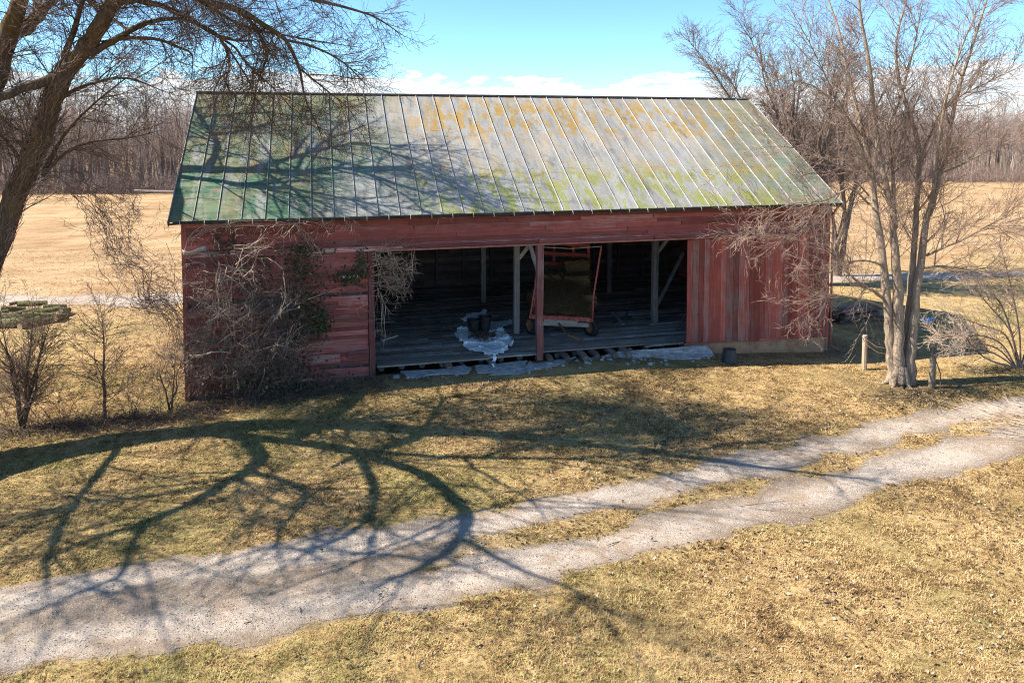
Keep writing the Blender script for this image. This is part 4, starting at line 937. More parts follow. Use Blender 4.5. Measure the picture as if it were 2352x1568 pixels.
# ------------------------------------------------------------------ white plastic sheet, black tubs, scraps on the floor
def b_sheet(t):
    p = t.pos(); n = t.noise(p, 9, 5, .6, .6); v = t.noise(p, 30, 3, .6)
    return dict(c=t.mix(t.step(t.noise(p, 3.5, 5), .52, .72), (.88, .90, .90), (.62, .64, .64)), r=.38, s=.5, n=t.bump(t.m('ADD', n, t.m('MULTIPLY', v, .3)), .7, .05))
M_SHEET = material('white_plastic', b_sheet)
M_TUB = simple('black_plastic', (.010, .010, .012), (.03, .03, .033), 6, .45, 0, .05, .01, .5)
def poly_in(px, py_, poly):
    c = False; j = len(poly) - 1
    for i in range(len(poly)):
        if (poly[i][1] > py_) != (poly[j][1] > py_) and px < (poly[j][0] - poly[i][0]) * (py_ - poly[i][1]) / (poly[j][1] - poly[i][1]) + poly[i][0]: c = not c
        j = i
    return c
def sheet(name, poly_px, zf, lab, cat, step=.035, amp=.09, hang=False, seed=0, mat=None, slope=None):
    P = [pz(u, v, zf) for u, v in poly_px]; poly = [(p.x, p.y) for p in P]; xs = [p[0] for p in poly]; ys = [p[1] for p in poly]
    V, idx, Fq = [], {}, []; nx = int((max(xs) - min(xs)) / step) + 1; ny = int((max(ys) - min(ys)) / step) + 1
    for j in range(ny):
        for i in range(nx):
            x = min(xs) + i * step; y = min(ys) + j * step
            if poly_in(x + .03 * math.sin(y * 31), y + .03 * math.sin(x * 27), poly):
                r1 = abs(float(vnoise(x + y * .5, y, .33, 21 + seed)) - .5) * 2; r2 = abs(float(vnoise(x - y * .7, y, .13, 22 + seed)) - .5) * 2; r3 = float(vnoise(x, y, .7, 23 + seed))
                z = zf + amp * ((1 - r1) ** 2 * .8 + (1 - r2) ** 2 * .35) * (.25 + r3)
                if hang and y < YF - .06: z += (y - (YF - .06)) * .75; z = max(z, G(x, y) + .02)
                idx[(i, j)] = len(V); V.append((x, y, z))
    for (i, j) in idx:
        q = [(i, j), (i + 1, j), (i + 1, j + 1), (i, j + 1)]
        if all(k in idx for k in q): Fq.append(tuple(idx[k] for k in q))
    o = obj(name, V, Fq, mat or M_SHEET, None, True); md = o.modifiers.new('thick', 'SOLIDIFY'); md.thickness = .004; tag(o, lab, cat); return o
sheet('plastic_sheet', [(1042, 768), (1052, 756), (1090, 752), (1112, 772), (1135, 775), (1142, 756), (1158, 752), (1160, 768), (1172, 778), (1182, 792), (1168, 802), (1160, 812), (1150, 812), (1140, 822), (1132, 838), (1126, 834), (1130, 820), (1108, 812), (1075, 806), (1058, 790)], .01, 'crumpled white plastic sheet lying before the black tubs and hanging over the floor edge', 'plastic sheet', .025, .17, True)
sheet('plastic_sheet', [(1058, 738), (1075, 724), (1118, 718), (1122, 735), (1105, 742), (1082, 746)], .01, 'small white plastic sheet bunched behind the black tubs', 'plastic sheet', .03, .36, False, 4)
sheet('plastic_sheet', [(1120, 742), (1176, 736), (1178, 744), (1160, 752), (1140, 760), (1122, 768), (1118, 758)], .01, 'white plastic strip trailing from the tubs towards the grey post', 'plastic sheet', .03, .14, False, 7)
def tub(u, v, rb_, rt_, h, lab, flip=False, mat=M_TUB, name='tub', zf=None, tilt=0):
    c = pz(u, v, 0.0) if zf is None else pg(u, v); ax = Vector((math.sin(tilt), 0, math.cos(tilt)))
    if flip: c = c + ax * h; ax = -ax
    o = MB().lathe([(0, 0), (rb_, 0), (rb_ * .5 + rt_ * .5, h * .5), (rt_, h * .96), (rt_ + .025, h * .965), (rt_ + .025, h), (rt_ - .01, h), (rb_ - .01, .02), (0, .02)], c, ax, 28).build(name, mat, None, False); tag(o, lab, 'tub')
    x = ax.cross(Vector((0, 1, 0))).normalized()
    for s in (-1, 1): MB().tube([c + ax * h * .85 + x * s * (rt_ + .0) + Vector((0, -.06, 0)), c + ax * h * .8 + x * s * (rt_ + .05), c + ax * h * .85 + x * s * rt_ + Vector((0, .06, 0))], .012, 5).build('handle', mat, o)
    return o
tub(1088, 766, .17, .22, .50, 'black plastic tub on the barn floor, left of the pair'); tub(1114, 762, .17, .22, .56, 'taller black plastic tub on the barn floor, right of the pair')
tub(1675, 831, .20, .25, .42, 'dark blue-black tub upside down on the ground before the sliding doors', True, simple('dark_blue_plastic', (.018, .024, .03), (.045, .055, .065), 6, .5, 0, .05, .01, .4), zf='g')
T = Tubes()
for k in range(420):
    p = pz(R.gauss(1105, 16), R.gauss(777, 5), 0); d = nrm((R.gauss(0, 1), R.gauss(0, 1), R.gauss(0, .3))); l = R.uniform(.05, .2); q = p + Vector((0, 0, R.uniform(.06, .16))); T.add([tuple(q), tuple(q + Vector(d) * l)], [.010, .005], 3)
tag(T.build('debris', TW_DARK), 'dark twigs and litter heaped on the plastic sheet', 'litter', kind='stuff')
T = Tubes()
for k in range(2600):
    x = R.uniform(1.9, 11.5); y = R.uniform(22.7, 29); d = nrm((R.gauss(0, 1), R.gauss(0, 1), 0)); l = R.uniform(.04, .22)
    if x < 5.0 or R.random() < .35: T.add([(x, y, .012), (x + d[0] * l, y + d[1] * l, .014)], [.006, .004], 3)
tag(T.build('straw', TW_WARM), 'straw and twigs strewn over the barn floor', 'straw', kind='stuff')
def plank(a, b, th, wd, mat, lab, name='loose_board', nr=(0, 0, 1)): tag(board(name, a, b, th, wd, mat, None, nr), lab, 'board')
W_PALE = wood('pale_loose_board', 'x', (.45, .45, .44), (.60, .60, .59), (.42, .6))
plank(pz(1405, 716, .04), pz(1432, 745, .03), .03, .13, W_PALE, 'pale board lying on the floor to the right of the wagon')
plank(pz(876, 782, .05), pz(912, 770, .05), .03, .12, W_PALE, 'pale board lying on the floor beside the left door jamb')
plank(pz(862, 741, .03), pz(905, 738, .03), .03, .10, W_PALE, 'thin pale board on the floor inside the left door jamb, further back')
plank(pz(1490, 744, .04), pz(1560, 738, .05), .04, .18, W_GREY_X, 'grey plank lying by the inner post near the sliding door')
o = MB().tube([pz(1408, 742, .02), pz(1428, 734, .02), pz(1440, 722, .02), pz(1442, 710, .02)], .02, 6).build('hose', M_TUB); tag(o, 'short black hose curving over the floor right of the wagon', 'hose')
mm = MB()
for i in range(10):
    for j in range(5): a = i / 9; mm.v.append((8.9 + a * 1.7 - 1.9, 25.9 + j * .15, .05 + .28 * math.sin(math.pi * a) * (1 - .1 * j)))
for i in range(9):
    for j in range(4): A = i * 5 + j; mm.f.append((A, A + 5, A + 6, A + 1))
# pale sheet metal caught on the wall, white board
o = sheet('metal_scrap', [(1, 1), (2, 1), (2, 2)], 0, 'x', 'x') if False else None
pp = py(420, 578, YF - .06); V = []; n_ = 9
for i in range(n_):
    for j in range(4): V.append((pp.x + .60 * i / 8, YF - .06 - .10 * math.sin(i * .55) * (j / 3) - .03 * j, pp.z - .06 - .07 * math.sin(i * .5 + .4) + .05 * j))
o = obj('metal_scrap', V, [(i * 4 + j, i * 4 + 4 + j, i * 4 + 5 + j, i * 4 + j + 1) for i in range(n_ - 1) for j in range(3)], M_HOOK, None, True); o.modifiers.new('t', 'SOLIDIFY').thickness = .006; tag(o, 'curled strip of pale sheet metal on the left corner of the wall', 'metal strip')
plank(py(780, 637, YF - .05), py(838, 632, YF - .05), .03, .07, W_PALE, 'pale splintered board nailed across the red siding beside the jamb', nr=(0, -1, 0))
plank(py(700, 828, YF - .08), py(782, 822, YF - .08), .03, .26, W_RED_X, 'detached red board at the foot of the siding, left piece', nr=(0, -1, .2))
plank(py(800, 815, YF - .08), py(848, 812, YF - .08), .03, .24, W_RED_X, 'detached red board at the foot of the siding beside the jamb', nr=(0, -1, .2))
# rough logs and stones under the broken floor edge
for i, (u, v) in enumerate(((1262, 802), (1300, 800), (1340, 797), (1368, 796), (1408, 793), (1438, 790), (1130, 818), (1030, 828))):
    p = py(u, v, YF - .12); o = MB().tube([(p.x, YF - .28 - .05 * (i % 3), -.16), (p.x + .02, YF - .05, -.13), (p.x - .03, YF + .5, -.14)], [.10, .11, .10], 8).build('log_sleeper', W_GREY_Y); tag(o, 'stub of rough log under the broken floor edge, number %d from the middle post' % (i + 1) if i < 6 else ('stub of rough log under the floor below the white sheet' if i == 6 else 'stub of rough log under the floor left of the white sheet'), 'log')
    if i < 6: o['label'] = ('first', 'second', 'third', 'fourth', 'fifth', 'sixth')[i] + ' rough log stub under the floor edge counted from the red middle post'
# concrete apron: broken slabs
def slab(px, lab, tilt=.0, th=.14, rise=.03):
    P = [pg(*q) if len(q) == 2 else pz(*q) for q in px]; abs_z = len(px[0]) == 3; c = sum(P, Vector()) / len(P); r = random.Random(int(px[0][0])); ring = []
    for a, b in zip(P, P[1:] + P[:1]):
        k = max(2, int((b - a).length / .16))
        for i in range(k): q = a.lerp(b, i / k); q.x += r.uniform(-.03, .03); q.y += r.uniform(-.03, .03); ring.append(q)
    n = len(ring); V = []; 
    for s, dz in ((1, None), (.985, 0)): 
        for q in ring:
            x = c.x + (q.x - c.x) * s; y = c.y + (q.y - c.y) * s; z = (q.z if abs_z else max(G(x, y), -.6) + rise + tilt * (y - c.y)) + (.0 if dz == 0 else -.012); V.append((x, y, z))
    for q in ring: V.append((q.x, q.y, q.z - th))
    V.append((c.x, c.y, c.z + .01 if abs_z else max(G(c.x, c.y), -.6) + rise + .01)); Fq = [(n + i, n + (i + 1) % n, 3 * n) for i in range(n)] + [(i, (i + 1) % n, n + (i + 1) % n, n + i) for i in range(n)] + [(2 * n + i, 2 * n + (i + 1) % n, (i + 1) % n, i) for i in range(n)]
    o = obj('concrete_slab', V, Fq, M_CONC); tag(o, lab, 'concrete slab', 'broken concrete apron', 'thing')
slab([(916, 852), (1020, 838), (1060, 838), (1085, 850), (1075, 858), (990, 862), (945, 870)], 'pale concrete slab at the left end of the broken apron', .04, rise=.05)
slab([(1090, 842), (1160, 836), (1210, 830), (1205, 842), (1130, 856), (1098, 858)], 'cracked concrete slab in front of the white sheet tail', .03, rise=.04)
slab([(1215, 826), (1300, 818), (1330, 818), (1280, 840), (1190, 858), (1120, 862), (1140, 852), (1212, 840)], 'darker broken concrete slab before the red middle post', .02, rise=.025)
slab([(1390, 814, -.15), (1420, 806, -.10), (1530, 800, -.06), (1600, 793, -.06), (1622, 793, -.06), (1642, 814, -.30), (1600, 823, -.30), (1545, 823, -.27), (1500, 815, -.20), (1440, 815, -.17)], 'large pale concrete slab ramp at the sliding door end', th=.3)

rv, rf = [], []
for k in range(150):        # crumbled concrete along the threshold
    u = R.uniform(900, 1660); q = pz(u, 862 - (u - 900) * .072 + R.gauss(0, 9), -.27); z0 = max(G(q.x, q.y), -.32); r0 = R.uniform(.02, .07) * (1 if R.random() < .85 else 1.8); b = len(rv)
    if q.y > YF - .12: continue
    for (a, c_, d_) in ((-1, -1, -1), (1, -1, -1), (1, 1, -1), (-1, 1, -1), (-.7, -.7, 1), (.7, -.7, 1), (.7, .7, 1), (-.7, .7, 1)): rv.append((q.x + a * r0 * R.uniform(.6, 1.2), q.y + c_ * r0 * R.uniform(.6, 1.2), z0 + .02 + d_ * r0 * R.uniform(.3, .6)))
    rf += [tuple(b + i for i in f) for f in ((0, 3, 2, 1), (4, 5, 6, 7), (0, 1, 5, 4), (1, 2, 6, 5), (2, 3, 7, 6), (3, 0, 4, 7))]
tag(obj('rubble', rv, rf, M_CONC), 'crumbled bits of concrete along the barn threshold', 'rubble', kind='stuff')
# ------------------------------------------------------------------ fence posts, wire, scrap by the right tree
def fpost(u, v, vt, w_, lab):
    b = pg(u, v); d = (b - CAM).dot(FW); h = (pd(u, vt, d) - b).z; r = random.Random(int(u)); lean = r.uniform(-.04, .06)
    o = MB().tube([(b.x, b.y, b.z - .2), (b.x + lean * .3, b.y, b.z + h * .4), (b.x + lean, b.y, b.z + h - .03), (b.x + lean, b.y, b.z + h)], [w_, w_ * .97, w_ * .93, w_ * .8], 10).build('fence_post', W_FENCE); tag(o, lab, 'fence post'); return Vector((b.x + lean, b.y, b.z + h))
f1 = fpost(1985, 848, 768, .085, 'round wooden fence post between the barn corner and the clump tree')
f2 = fpost(2140, 890, 812, .10, 'mossy wooden fence post to the right of the clump tree trunk')
for k, (dz, e) in enumerate(((-.12, (2040, 800)), (-.28, (2045, 815)), (-.95, (2045, 838)))):
    e_ = pd(e[0], e[1], BD); a = f1 + Vector((0, 0, dz)); o = MB().tube([a, (a + e_) / 2 + Vector((0, 0, -.1)), e_], .006, 4).build('fence_wire', M_RUST); tag(o, ('upper', 'middle', 'lowest')[k] + ' slack wire from the fence post to the clump tree', 'wire')
o = MB().tube([pg(2160, 905), pg(2165, 903) + Vector((-.1, 0, .6)), pg(2160, 905) + Vector((-.35, 0, 1.35))], [.02, .018, .012], 6).build('stick', TW_DARK); tag(o, 'thin dark stick leaning between trunk and mossy post', 'stick')
sheet('blue_bag', [(2112, 738), (2140, 732), (2150, 744), (2120, 748)], -.68, 'small pale blue plastic bag on the shaded grass behind the clump tree', 'bag', .04, .2, False, 3, simple('blue_plastic', (.12, .35, .62), (.3, .55, .8), 5, .4, 0, .1))
# stacked dark lumber in the barn's shade, behind the corner
for i in range(9):
    p = pg(1945 + (i % 3) * 14, 735 + (i % 3) * 3); z0 = p.z + .08 + (i // 3) * .2
    tag(board('stacked_timber', (p.x - .9 + R.uniform(-.2, .1), p.y + R.uniform(-.1, .1), z0), (p.x + 1.1 + R.uniform(-.2, .3), p.y + .3 + R.uniform(-.2, .2), z0 + R.uniform(-.03, .05)), .22, .15, W_DARK_X, None), ('bottom', 'middle', 'top')[i // 3] + ' layer dark timber, ' + ('back', 'middle', 'front')[i % 3] + ' one, in the shaded stack behind the barn corner', 'timber', 'timbers stacked behind the barn corner')

# ------------------------------------------------------------------ log pile on the left
M_LOG = bark('mossy_log', (.05, .05, .03), (.13, .13, .06), (.26, .26, .12), (.09, .13, .03)); M_CUT = simple('cut_wood', (.30, .22, .15), (.46, .36, .25), 12, .9)
lp = [(20, 752, 1.7, .1, .24, 0), (70, 750, 1.2, 1.2, .22, 0), (110, 742, 1.3, .9, .2, 0), (40, 738, 1.5, .2, .18, 0), (140, 736, 1.0, 1.3, .2, 0), (90, 735, 1.6, .15, .19, 0), (-20, 748, 1.4, .5, .2, 0), (55, 730, 1.5, .0, .17, .3), (100, 728, 1.7, .12, .18, .3), (30, 725, 1.2, .25, .16, .32), (125, 722, 1.2, .2, .17, .34), (75, 718, 1.5, .05, .16, .55), (150, 724, .8, 1.2, .18, .2), (-10, 735, 1.2, .3, .17, .25), (45, 715, 1.0, .3, .14, .6)]
words = 'mossy pale split thick short long leaning green dark grey thin stubby broken rough topmost'.split()
LOGL = ['thick front log', 'log turned end-on in front, left of centre', 'log turned end-on in front, right of centre', 'log just behind the thick front one', 'end-on log at the right end of the bottom row', 'long log across the middle of the bottom', 'log at the left end of the bottom row', 'second layer log left of centre', 'second layer log right of centre', 'second layer log near the left end', 'second layer log near the right end', 'top log in the middle', 'short end-on log at the far right', 'second layer log at the far left', 'small top log left of the middle one']
for i, (u, v, L, a, r_, up) in enumerate(lp):
    p = pg(u, v); L *= .72; a += R.uniform(-.35, .35); r_ *= R.uniform(.5, .9); up *= .5; d = Vector((math.cos(a), math.sin(a), R.uniform(-.22, .22))); c = Vector((p.x, p.y, p.z + r_ * .9 + up)); o = MB().tube([c - d * L / 2, c - d * L * .2 + Vector((0, 0, .02)), c + d * L * .2, c + d * L / 2], [r_ * 1.05, r_, r_ * .97, r_ * .92], 9).build('cut_log', M_LOG); tag(o, LOGL[i] + ' in the mossy heap', 'log', 'logs heaped on the left')
    for s in (-1, 1): MB().tube([c + d * s * (L / 2 + .002), c + d * s * (L / 2 + .012)], r_ * .85, 9).build('cut_end', M_CUT, o)

# ------------------------------------------------------------------ saplings, vines, ivy
CFB = [((5.0,), .7, .5, .15, .02), ((5.0,), .7, .5, .18, 0.0), (1, .6, .5, .2, 0)]
def sapling(u, v, vt, lab, stems=1, spread=.3, dens=9, L=(.6, 1.3), bias=(0, 0, .1), rr=.05):
    b = pg(u, v); d = (b - CAM).dot(FW); h = (pd(u, vt, d) - b).z; e = empty('sapling', b); T, C_ = Tubes(), Tubes()
    for k in range(stems):
        a = R.uniform(0, 6.28); s = spread * (0 if stems == 1 else R.uniform(.4, 1)); hh = h * (1 if k == 0 else R.uniform(.6, .95)); pts = [(b.x, b.y, b.z - .08, rr * 1.25)]
        for j in (.15, .4, .65, .85, 1): pts.append((b.x + math.cos(a) * s * hh * j + R.gauss(0, .04), b.y + math.sin(a) * s * hh * j + R.gauss(0, .04), b.z + hh * j, rr * (1.05 - j) + .004))
        limb(T, pts, C_, CFB, dens, L, (.006, .011), t0=.18, bias=bias, sides=7)
    T.build('trunk', B_DARK, e); C_.build('crown', TW_DARK, e); tag(e, lab, 'sapling'); return e
sapling(238, 968, 712, 'single stemmed bare sapling between the log heap and the barn corner', 1, 0, 24, (.7, 1.5), (0, 0, .0), .042)
sapling(52, 985, 690, 'bushy many stemmed bare sapling at the left edge in front of the log heap', 9, .34, 10, (.6, 1.2), rr=.032)
sapling(395, 950, 800, 'short bare sapling at the foot of the barn corner', 3, .3, 8, (.4, .9), rr=.025)
def bramble(u, v, n_, H, lab):
    b = pg(u, v); e = empty('bramble', b); T = Tubes()
    for k in range(n_):
        a = R.uniform(0, 6.28); L = H * R.uniform(.6, 1.25); d = nrm((math.cos(a) * R.uniform(.2, .8), math.sin(a) * R.uniform(.2, .6), 1)); q = (b.x + R.gauss(0, .45), b.y + R.gauss(0, .18), b.z - .03)
        grow(T, q, d, L, R.uniform(.006, .011), 0, [((3.5,), .8, .5, .13, -.10), ((4.5,), .75, .55, .18, -.02), (1, .6, .5, .2, 0)])
    T.build('stems', TW_DARK, e); tag(e, lab, 'bramble')
bramble(140, 985, 16, 1.7, 'tangled low bramble between the two saplings on the left')
bramble(325, 962, 18, 1.8, 'tangled bramble between the single sapling and the barn corner')
bramble(0, 1000, 12, 1.6, 'tangled bramble cut by the left edge of the picture')
# hanging vine curtain between the big tree and the barn corner
hv_ = empty('hanging_vine', pg(400, 930)); T = Tubes()
def wander(T, pts, n, jit, r0, r1, kink=.06, sides=4, side=0.0):
    A = smooth([(*p, 0) for p in pts], 6)[:, :3]
    for k in range(n):
        off = np.array([R.gauss(0, jit), R.gauss(0, jit), R.gauss(0, jit)]); i0 = R.randrange(0, max(1, len(A) // 3)); i1 = R.randrange(2 * len(A) // 3, len(A)); B = A[i0:i1] + off
        B = B + np.cumsum(rng.normal(0, kink, B.shape), axis=0) * .6; r = R.uniform(r0, r1); P = [tuple(p) for p in B]; T.add(P, [r * (1 - .6 * i / len(P)) for i in range(len(P))], sides)
        if side:
            for q in range(int(side * len(P))):
                i = R.randrange(1, len(P)); grow(T, P[i], nrm((R.gauss(0, 1), R.gauss(0, 1), R.gauss(-.1, .7))), R.uniform(.25, .7), .004, 0, [(4, .8, .55, .2, -.03), (1, .6, .5, .25, 0)])
wander(T, [pd(110, 400, 18.8), pd(170, 415, 19.2), pd(235, 500, 19.8), pd(270, 580, 20.2), pd(320, 625, 20.6), pd(385, 655, 21), pd(410, 720, 21.6)], 24, .16, .005, .012, .10, 4, .55)
wander(T, [pd(140, 410, 19), pd(250, 420, 19.5), pd(300, 470, 20), pd(290, 540, 20.2), pd(340, 620, 20.6)], 12, .24, .004, .009, .11, 4, .5)
wander(T, [pd(320, 620, 20.6), pd(330, 690, 20.8), pd(370, 700, 21), pd(412, 760, 21.8), pd(395, 840, 21.8), pd(410, 930, 21.9)], 26, .16, .005, .012, .06, 4, .5)
T.build('stems', TW_MID, hv_); tag(hv_, 'tangled bare vine drooping from the big tree down to the barn corner', 'vine')
# vine thicket on the left of the front wall
wv = empty('wall_vine', (-1.6, YF - .2, -.55)); TD, TP = Tubes(), Tubes()
def wallp(u, v, y): return py(u, v, y)
for k in range(120):
    u = R.uniform(425, 690); top = R.uniform(560, 800) if R.random() < .8 else R.uniform(515, 600); P = []; y = YF - .12 - R.random() * .25; x0 = u + R.uniform(-60, 60); n_ = 8; bul = R.uniform(.1, .95) * (1 if 460 < u < 660 else .5)
    for i in range(n_): t = i / (n_ - 1); v = 910 + (top - 910) * t; P.append(tuple(py(u + (x0 - u) * t + R.gauss(0, 9), v, y - bul * math.sin(math.pi * min(1, t * 1.1)) * .8 + R.gauss(0, .05))))
    r = R.uniform(.005, .014); TD.add(P, [r * (1 - .5 * i / n_) for i in range(n_)], 4)
    for q in range(2): i = R.randrange(2, n_); grow(TD, P[i], nrm((R.gauss(0, 1), R.gauss(-.35, .7), R.gauss(0, .6))), R.uniform(.35, .9), .006, 0, [(6, .8, .5, .2, -.03), (3, .7, .5, .25, 0), (1, .6, .5, .2, 0)])
for k in range(95):      # pale stems in front
    u = R.gauss(545, 60); v = R.choice((R.uniform(740, 880), R.uniform(560, 720))); p = tuple(py(u, v, YF - R.uniform(.3, 1.0))); grow(TP, p, nrm((R.gauss(0, 1), R.gauss(-.2, .4), R.gauss(.2, .7))), R.uniform(.5, 1.3), R.uniform(.009, .016), 0, [(4, .8, .5, .22, -.02), (2, .7, .5, .25, -.02), (1, .6, .5, .2, 0)])
for pts in ([(560, 590), (558, 640), (575, 660), (590, 690), (585, 740)], [(510, 590), (500, 650), (505, 700), (500, 760)], [(650, 690), (620, 740), (590, 790), (560, 830)], [(425, 745), (445, 770), (480, 775), (520, 755)], [(520, 830), (560, 835), (610, 825), (640, 800), (655, 815), (665, 840)], [(520, 900), (525, 860), (515, 820), (530, 790)]):
    wander(TP, [py(u, v, YF - .55) for u, v in pts], 3, .06, .010, .017, .03, 5, .2)
TD.build('stems', TW_MID, wv); TP.build('pale_stems', TW_PALE, wv)
def b_ivy(t):
    r = t.noise(t.pos(), 9, 3); return dict(c=t.mix(t.step(r, .3, .7), (.016, .022, .008), (.075, .075, .026)), r=.6, s=.35)
M_IVY = material('ivy_leaf', b_ivy)
iv, ifc = [], []
def leaf(c, s, nrm_):
    n_ = Vector(nrm_); x = n_.cross(Vector((R.gauss(0, 1), R.gauss(0, 1), R.gauss(0, 1)))).normalized(); y = n_.cross(x); k = len(iv); c = Vector(c)
    iv.extend([tuple(c - x * s * .1), tuple(c + x * s * .45 - y * s * .5 + n_ * s * .1), tuple(c + x * s * 1.0), tuple(c + x * s * .45 + y * s * .5 + n_ * s * .1)]); ifc.append((k, k + 1, k + 2, k + 3))
for (uc, vc, su, sv_, n_, dep) in ((700, 650, 26, 40, 380, .3), (705, 735, 24, 30, 520, .4), (690, 600, 25, 25, 200, .2), (737, 735, 9, 16, 260, .35), (655, 770, 35, 40, 260, .4), (640, 860, 60, 20, 420, .5), (800, 635, 25, 12, 220, .12), (830, 610, 8, 22, 150, .12), (520, 560, 20, 20, 120, .2), (590, 640, 25, 40, 120, .3), (620, 880, 90, 14, 420, .7), (700, 575, 30, 6, 90, .12)):
    for k in range(n_): u = R.gauss(uc, su); v = R.gauss(vc, sv_); p = py(u, v, YF - .05 - abs(R.gauss(0, dep))); leaf(p, R.uniform(.04, .09), nrm((R.gauss(0, .5), -1, R.gauss(.3, .5))))
o = obj('ivy', iv, ifc, M_IVY, wv)
tag(wv, 'thick tangle of bare vine and dark ivy smothering the left of the red wall', 'vine')
# vine hanging inside the left of the opening and along the eave
hv2 = empty('doorway_vine', (1.75, YF - .1, -.2)); T = Tubes()
for k in range(26):
    v0 = R.uniform(575, 680); p = py(R.uniform(850, 862), v0, YF - .12); grow(T, tuple(p), nrm((1, R.gauss(-.1, .15), R.gauss(-.05, .35))), R.uniform(.6, 1.25), .006, 0, [(4, .7, .5, .14, -.05), (2, .6, .5, .2, -.03), (1, .6, .5, .2, 0)])
for pts in ([(905, 572), (910, 610), (925, 640), (925, 690)], [(950, 570), (945, 620), (955, 660)], [(870, 660), (880, 700), (882, 760), (884, 830)], [(865, 580), (875, 640), (862, 720)], [(893, 575), (905, 625), (918, 650), (916, 700)]): wander(T, [py(u, v, YF - .1) for u, v in pts], 4, .04, .006, .011, .03, 4, .25)
T.build('stems', TW_PALE, hv2); tag(hv2, 'pale bare vine curling round the left door jamb into the opening', 'vine')
ev = empty('eave_vine', (-1.5, YF - .3, 4.2)); T = Tubes()
for k in range(46):
    u = R.gauss(690, 35) if k < 34 else R.choice((770, 795, 800, 815, 1010)); p = py(u, 512 - (u - 400) * .026 + R.uniform(-3, 6), YF - .38); grow(T, tuple(p), nrm((R.gauss(0, .8), R.gauss(-.2, .3), R.gauss(-.7, .4))), R.uniform(.25, .75), R.uniform(.005, .009), 0, [(2, .7, .5, .25, -.06), (1, .6, .5, .25, 0)])
wander(T, [py(u, v, YF - .36) for u, v in ((425, 590), (450, 540), (520, 518), (640, 512), (720, 515))], 8, .05, .005, .01, .03, 4, .3)
wander(T, [py(u, v, YF - .25) for u, v in ((705, 520), (715, 560), (728, 580), (732, 605))], 5, .04, .007, .012, .03, 4, .2)
T.build('stems', TW_PALE, ev); tag(ev, 'pale dead vine ends hanging from the gutter above the wall', 'vine')
# shrub arching in from the right edge
sh = empty('arching_shrub', pg(2330, 845)); T, C_ = Tubes(), Tubes(); sb = pg(2345, 850); SD = (sb - CAM).dot(FW)
CFH = [((6.0,), .55, .5, .10, .015), ((4.0,), .6, .5, .14, .0), (1, .5, .5, .15, 0)]
for pts in ([(2335, 845), (2300, 790), (2250, 770), (2190, 770), (2140, 765)], [(2335, 845), (2290, 800), (2230, 785), (2170, 775), (2130, 758)], [(2340, 845), (2310, 770), (2250, 745), (2180, 720), (2150, 700)], [(2340, 845), (2320, 760), (2270, 700), (2240, 660)], [(2345, 845), (2340, 750), (2320, 650), (2300, 570)], [(2345, 845), (2370, 740), (2370, 620), (2350, 520)], [(2335, 845), (2280, 810), (2220, 800), (2170, 795)], [(2350, 845), (2400, 700), (2420, 560)], [(2335, 845), (2260, 820), (2210, 760), (2200, 700)], [(2345, 845), (2300, 700), (2230, 640), (2150, 610)]):
    w_ = W4([(u, v, SD + R.uniform(-1.0, .6) * i / 4, .028 * (1 - i / (len(pts) + .2)) + .003) for i, (u, v) in enumerate(pts)]); limb(T, w_, C_, CFH, 13, (.4, 1.0), (.005, .009), t0=.25, bias=(-.1, 0, .05), sides=6)
T.build('stems', TW_WARM, sh); C_.build('crown', TW_PALE, sh); tag(sh, 'pale twiggy shrub arching in from the right edge over the grass', 'shrub')

lb = empty('low_shrub', pg(2620, 1060)); T = Tubes(); q0 = pg(2620, 1060)
for k in range(26):
    e = pg(R.uniform(2150, 2330), R.uniform(930, 1010)); a = pg(R.uniform(2420, 2480), R.uniform(1000, 1060)); h = R.uniform(.10, .30)
    T.add([tuple(q0), tuple((q0 + a) / 2 + Vector((0, 0, h + .5))), tuple(a + Vector((0, 0, h + .35))), tuple(a.lerp(e, .5) + Vector((0, 0, h + .12))), tuple(e + Vector((0, 0, h)))], [.012, .010, .008, .006, .003], 4)
    grow(T, tuple(a.lerp(e, .55) + Vector((0, 0, h + .1))), nrm(tuple((e - a).normalized() + Vector((0, .25 * R.gauss(0, 1), .05)))), R.uniform(.5, 1.2), .005, 0, [(3, .5, .5, .1, 0), (1, .5, .5, .1, 0)])
T.build('stems', TW_PALE, lb); tag(lb, 'pale bare shrub tips reaching over the drive at the right edge', 'shrub')

# ------------------------------------------------------------------ litter, weeds
T = Tubes()
for k in range(2600):
    x = R.uniform(-10, -2.5) if R.random() < .62 else R.uniform(-3.6, 1.8); y = R.gauss(21.75 if x > -3.6 else 21.3, .38)
    if y > YF - .1: continue
    d = nrm((R.gauss(0, 1), R.gauss(0, 1), abs(R.gauss(.15, .5)))); l = R.uniform(.1, .55); z0 = G(x, y) + .01; T.add([(x, y, z0), (x + d[0] * l * .5, y + d[1] * l * .5, z0 + d[2] * l * .5 + .02), (x + d[0] * l, y + d[1] * l, z0 + d[2] * l * .9)], [.008, .006, .003], 3)
tag(T.build('weeds', TW_DARK), 'dry dark weeds and twigs along the wall foot and sapling row', 'weeds', kind='stuff')
def fallen(u, v, L, a, lab, mat=TW_DARK, r=.009):
    p = pg(u, v); T = Tubes(); d = (math.cos(a), math.sin(a), .04); grow(T, (p.x, p.y, p.z + .03), d, L, r, 0, [(3, .6, .45, .16, -.02), (1, .6, .5, .2, -.02)])
    tag(T.build('fallen_twig', mat), lab, 'twig', 'twigs dropped on the lawn and drive')
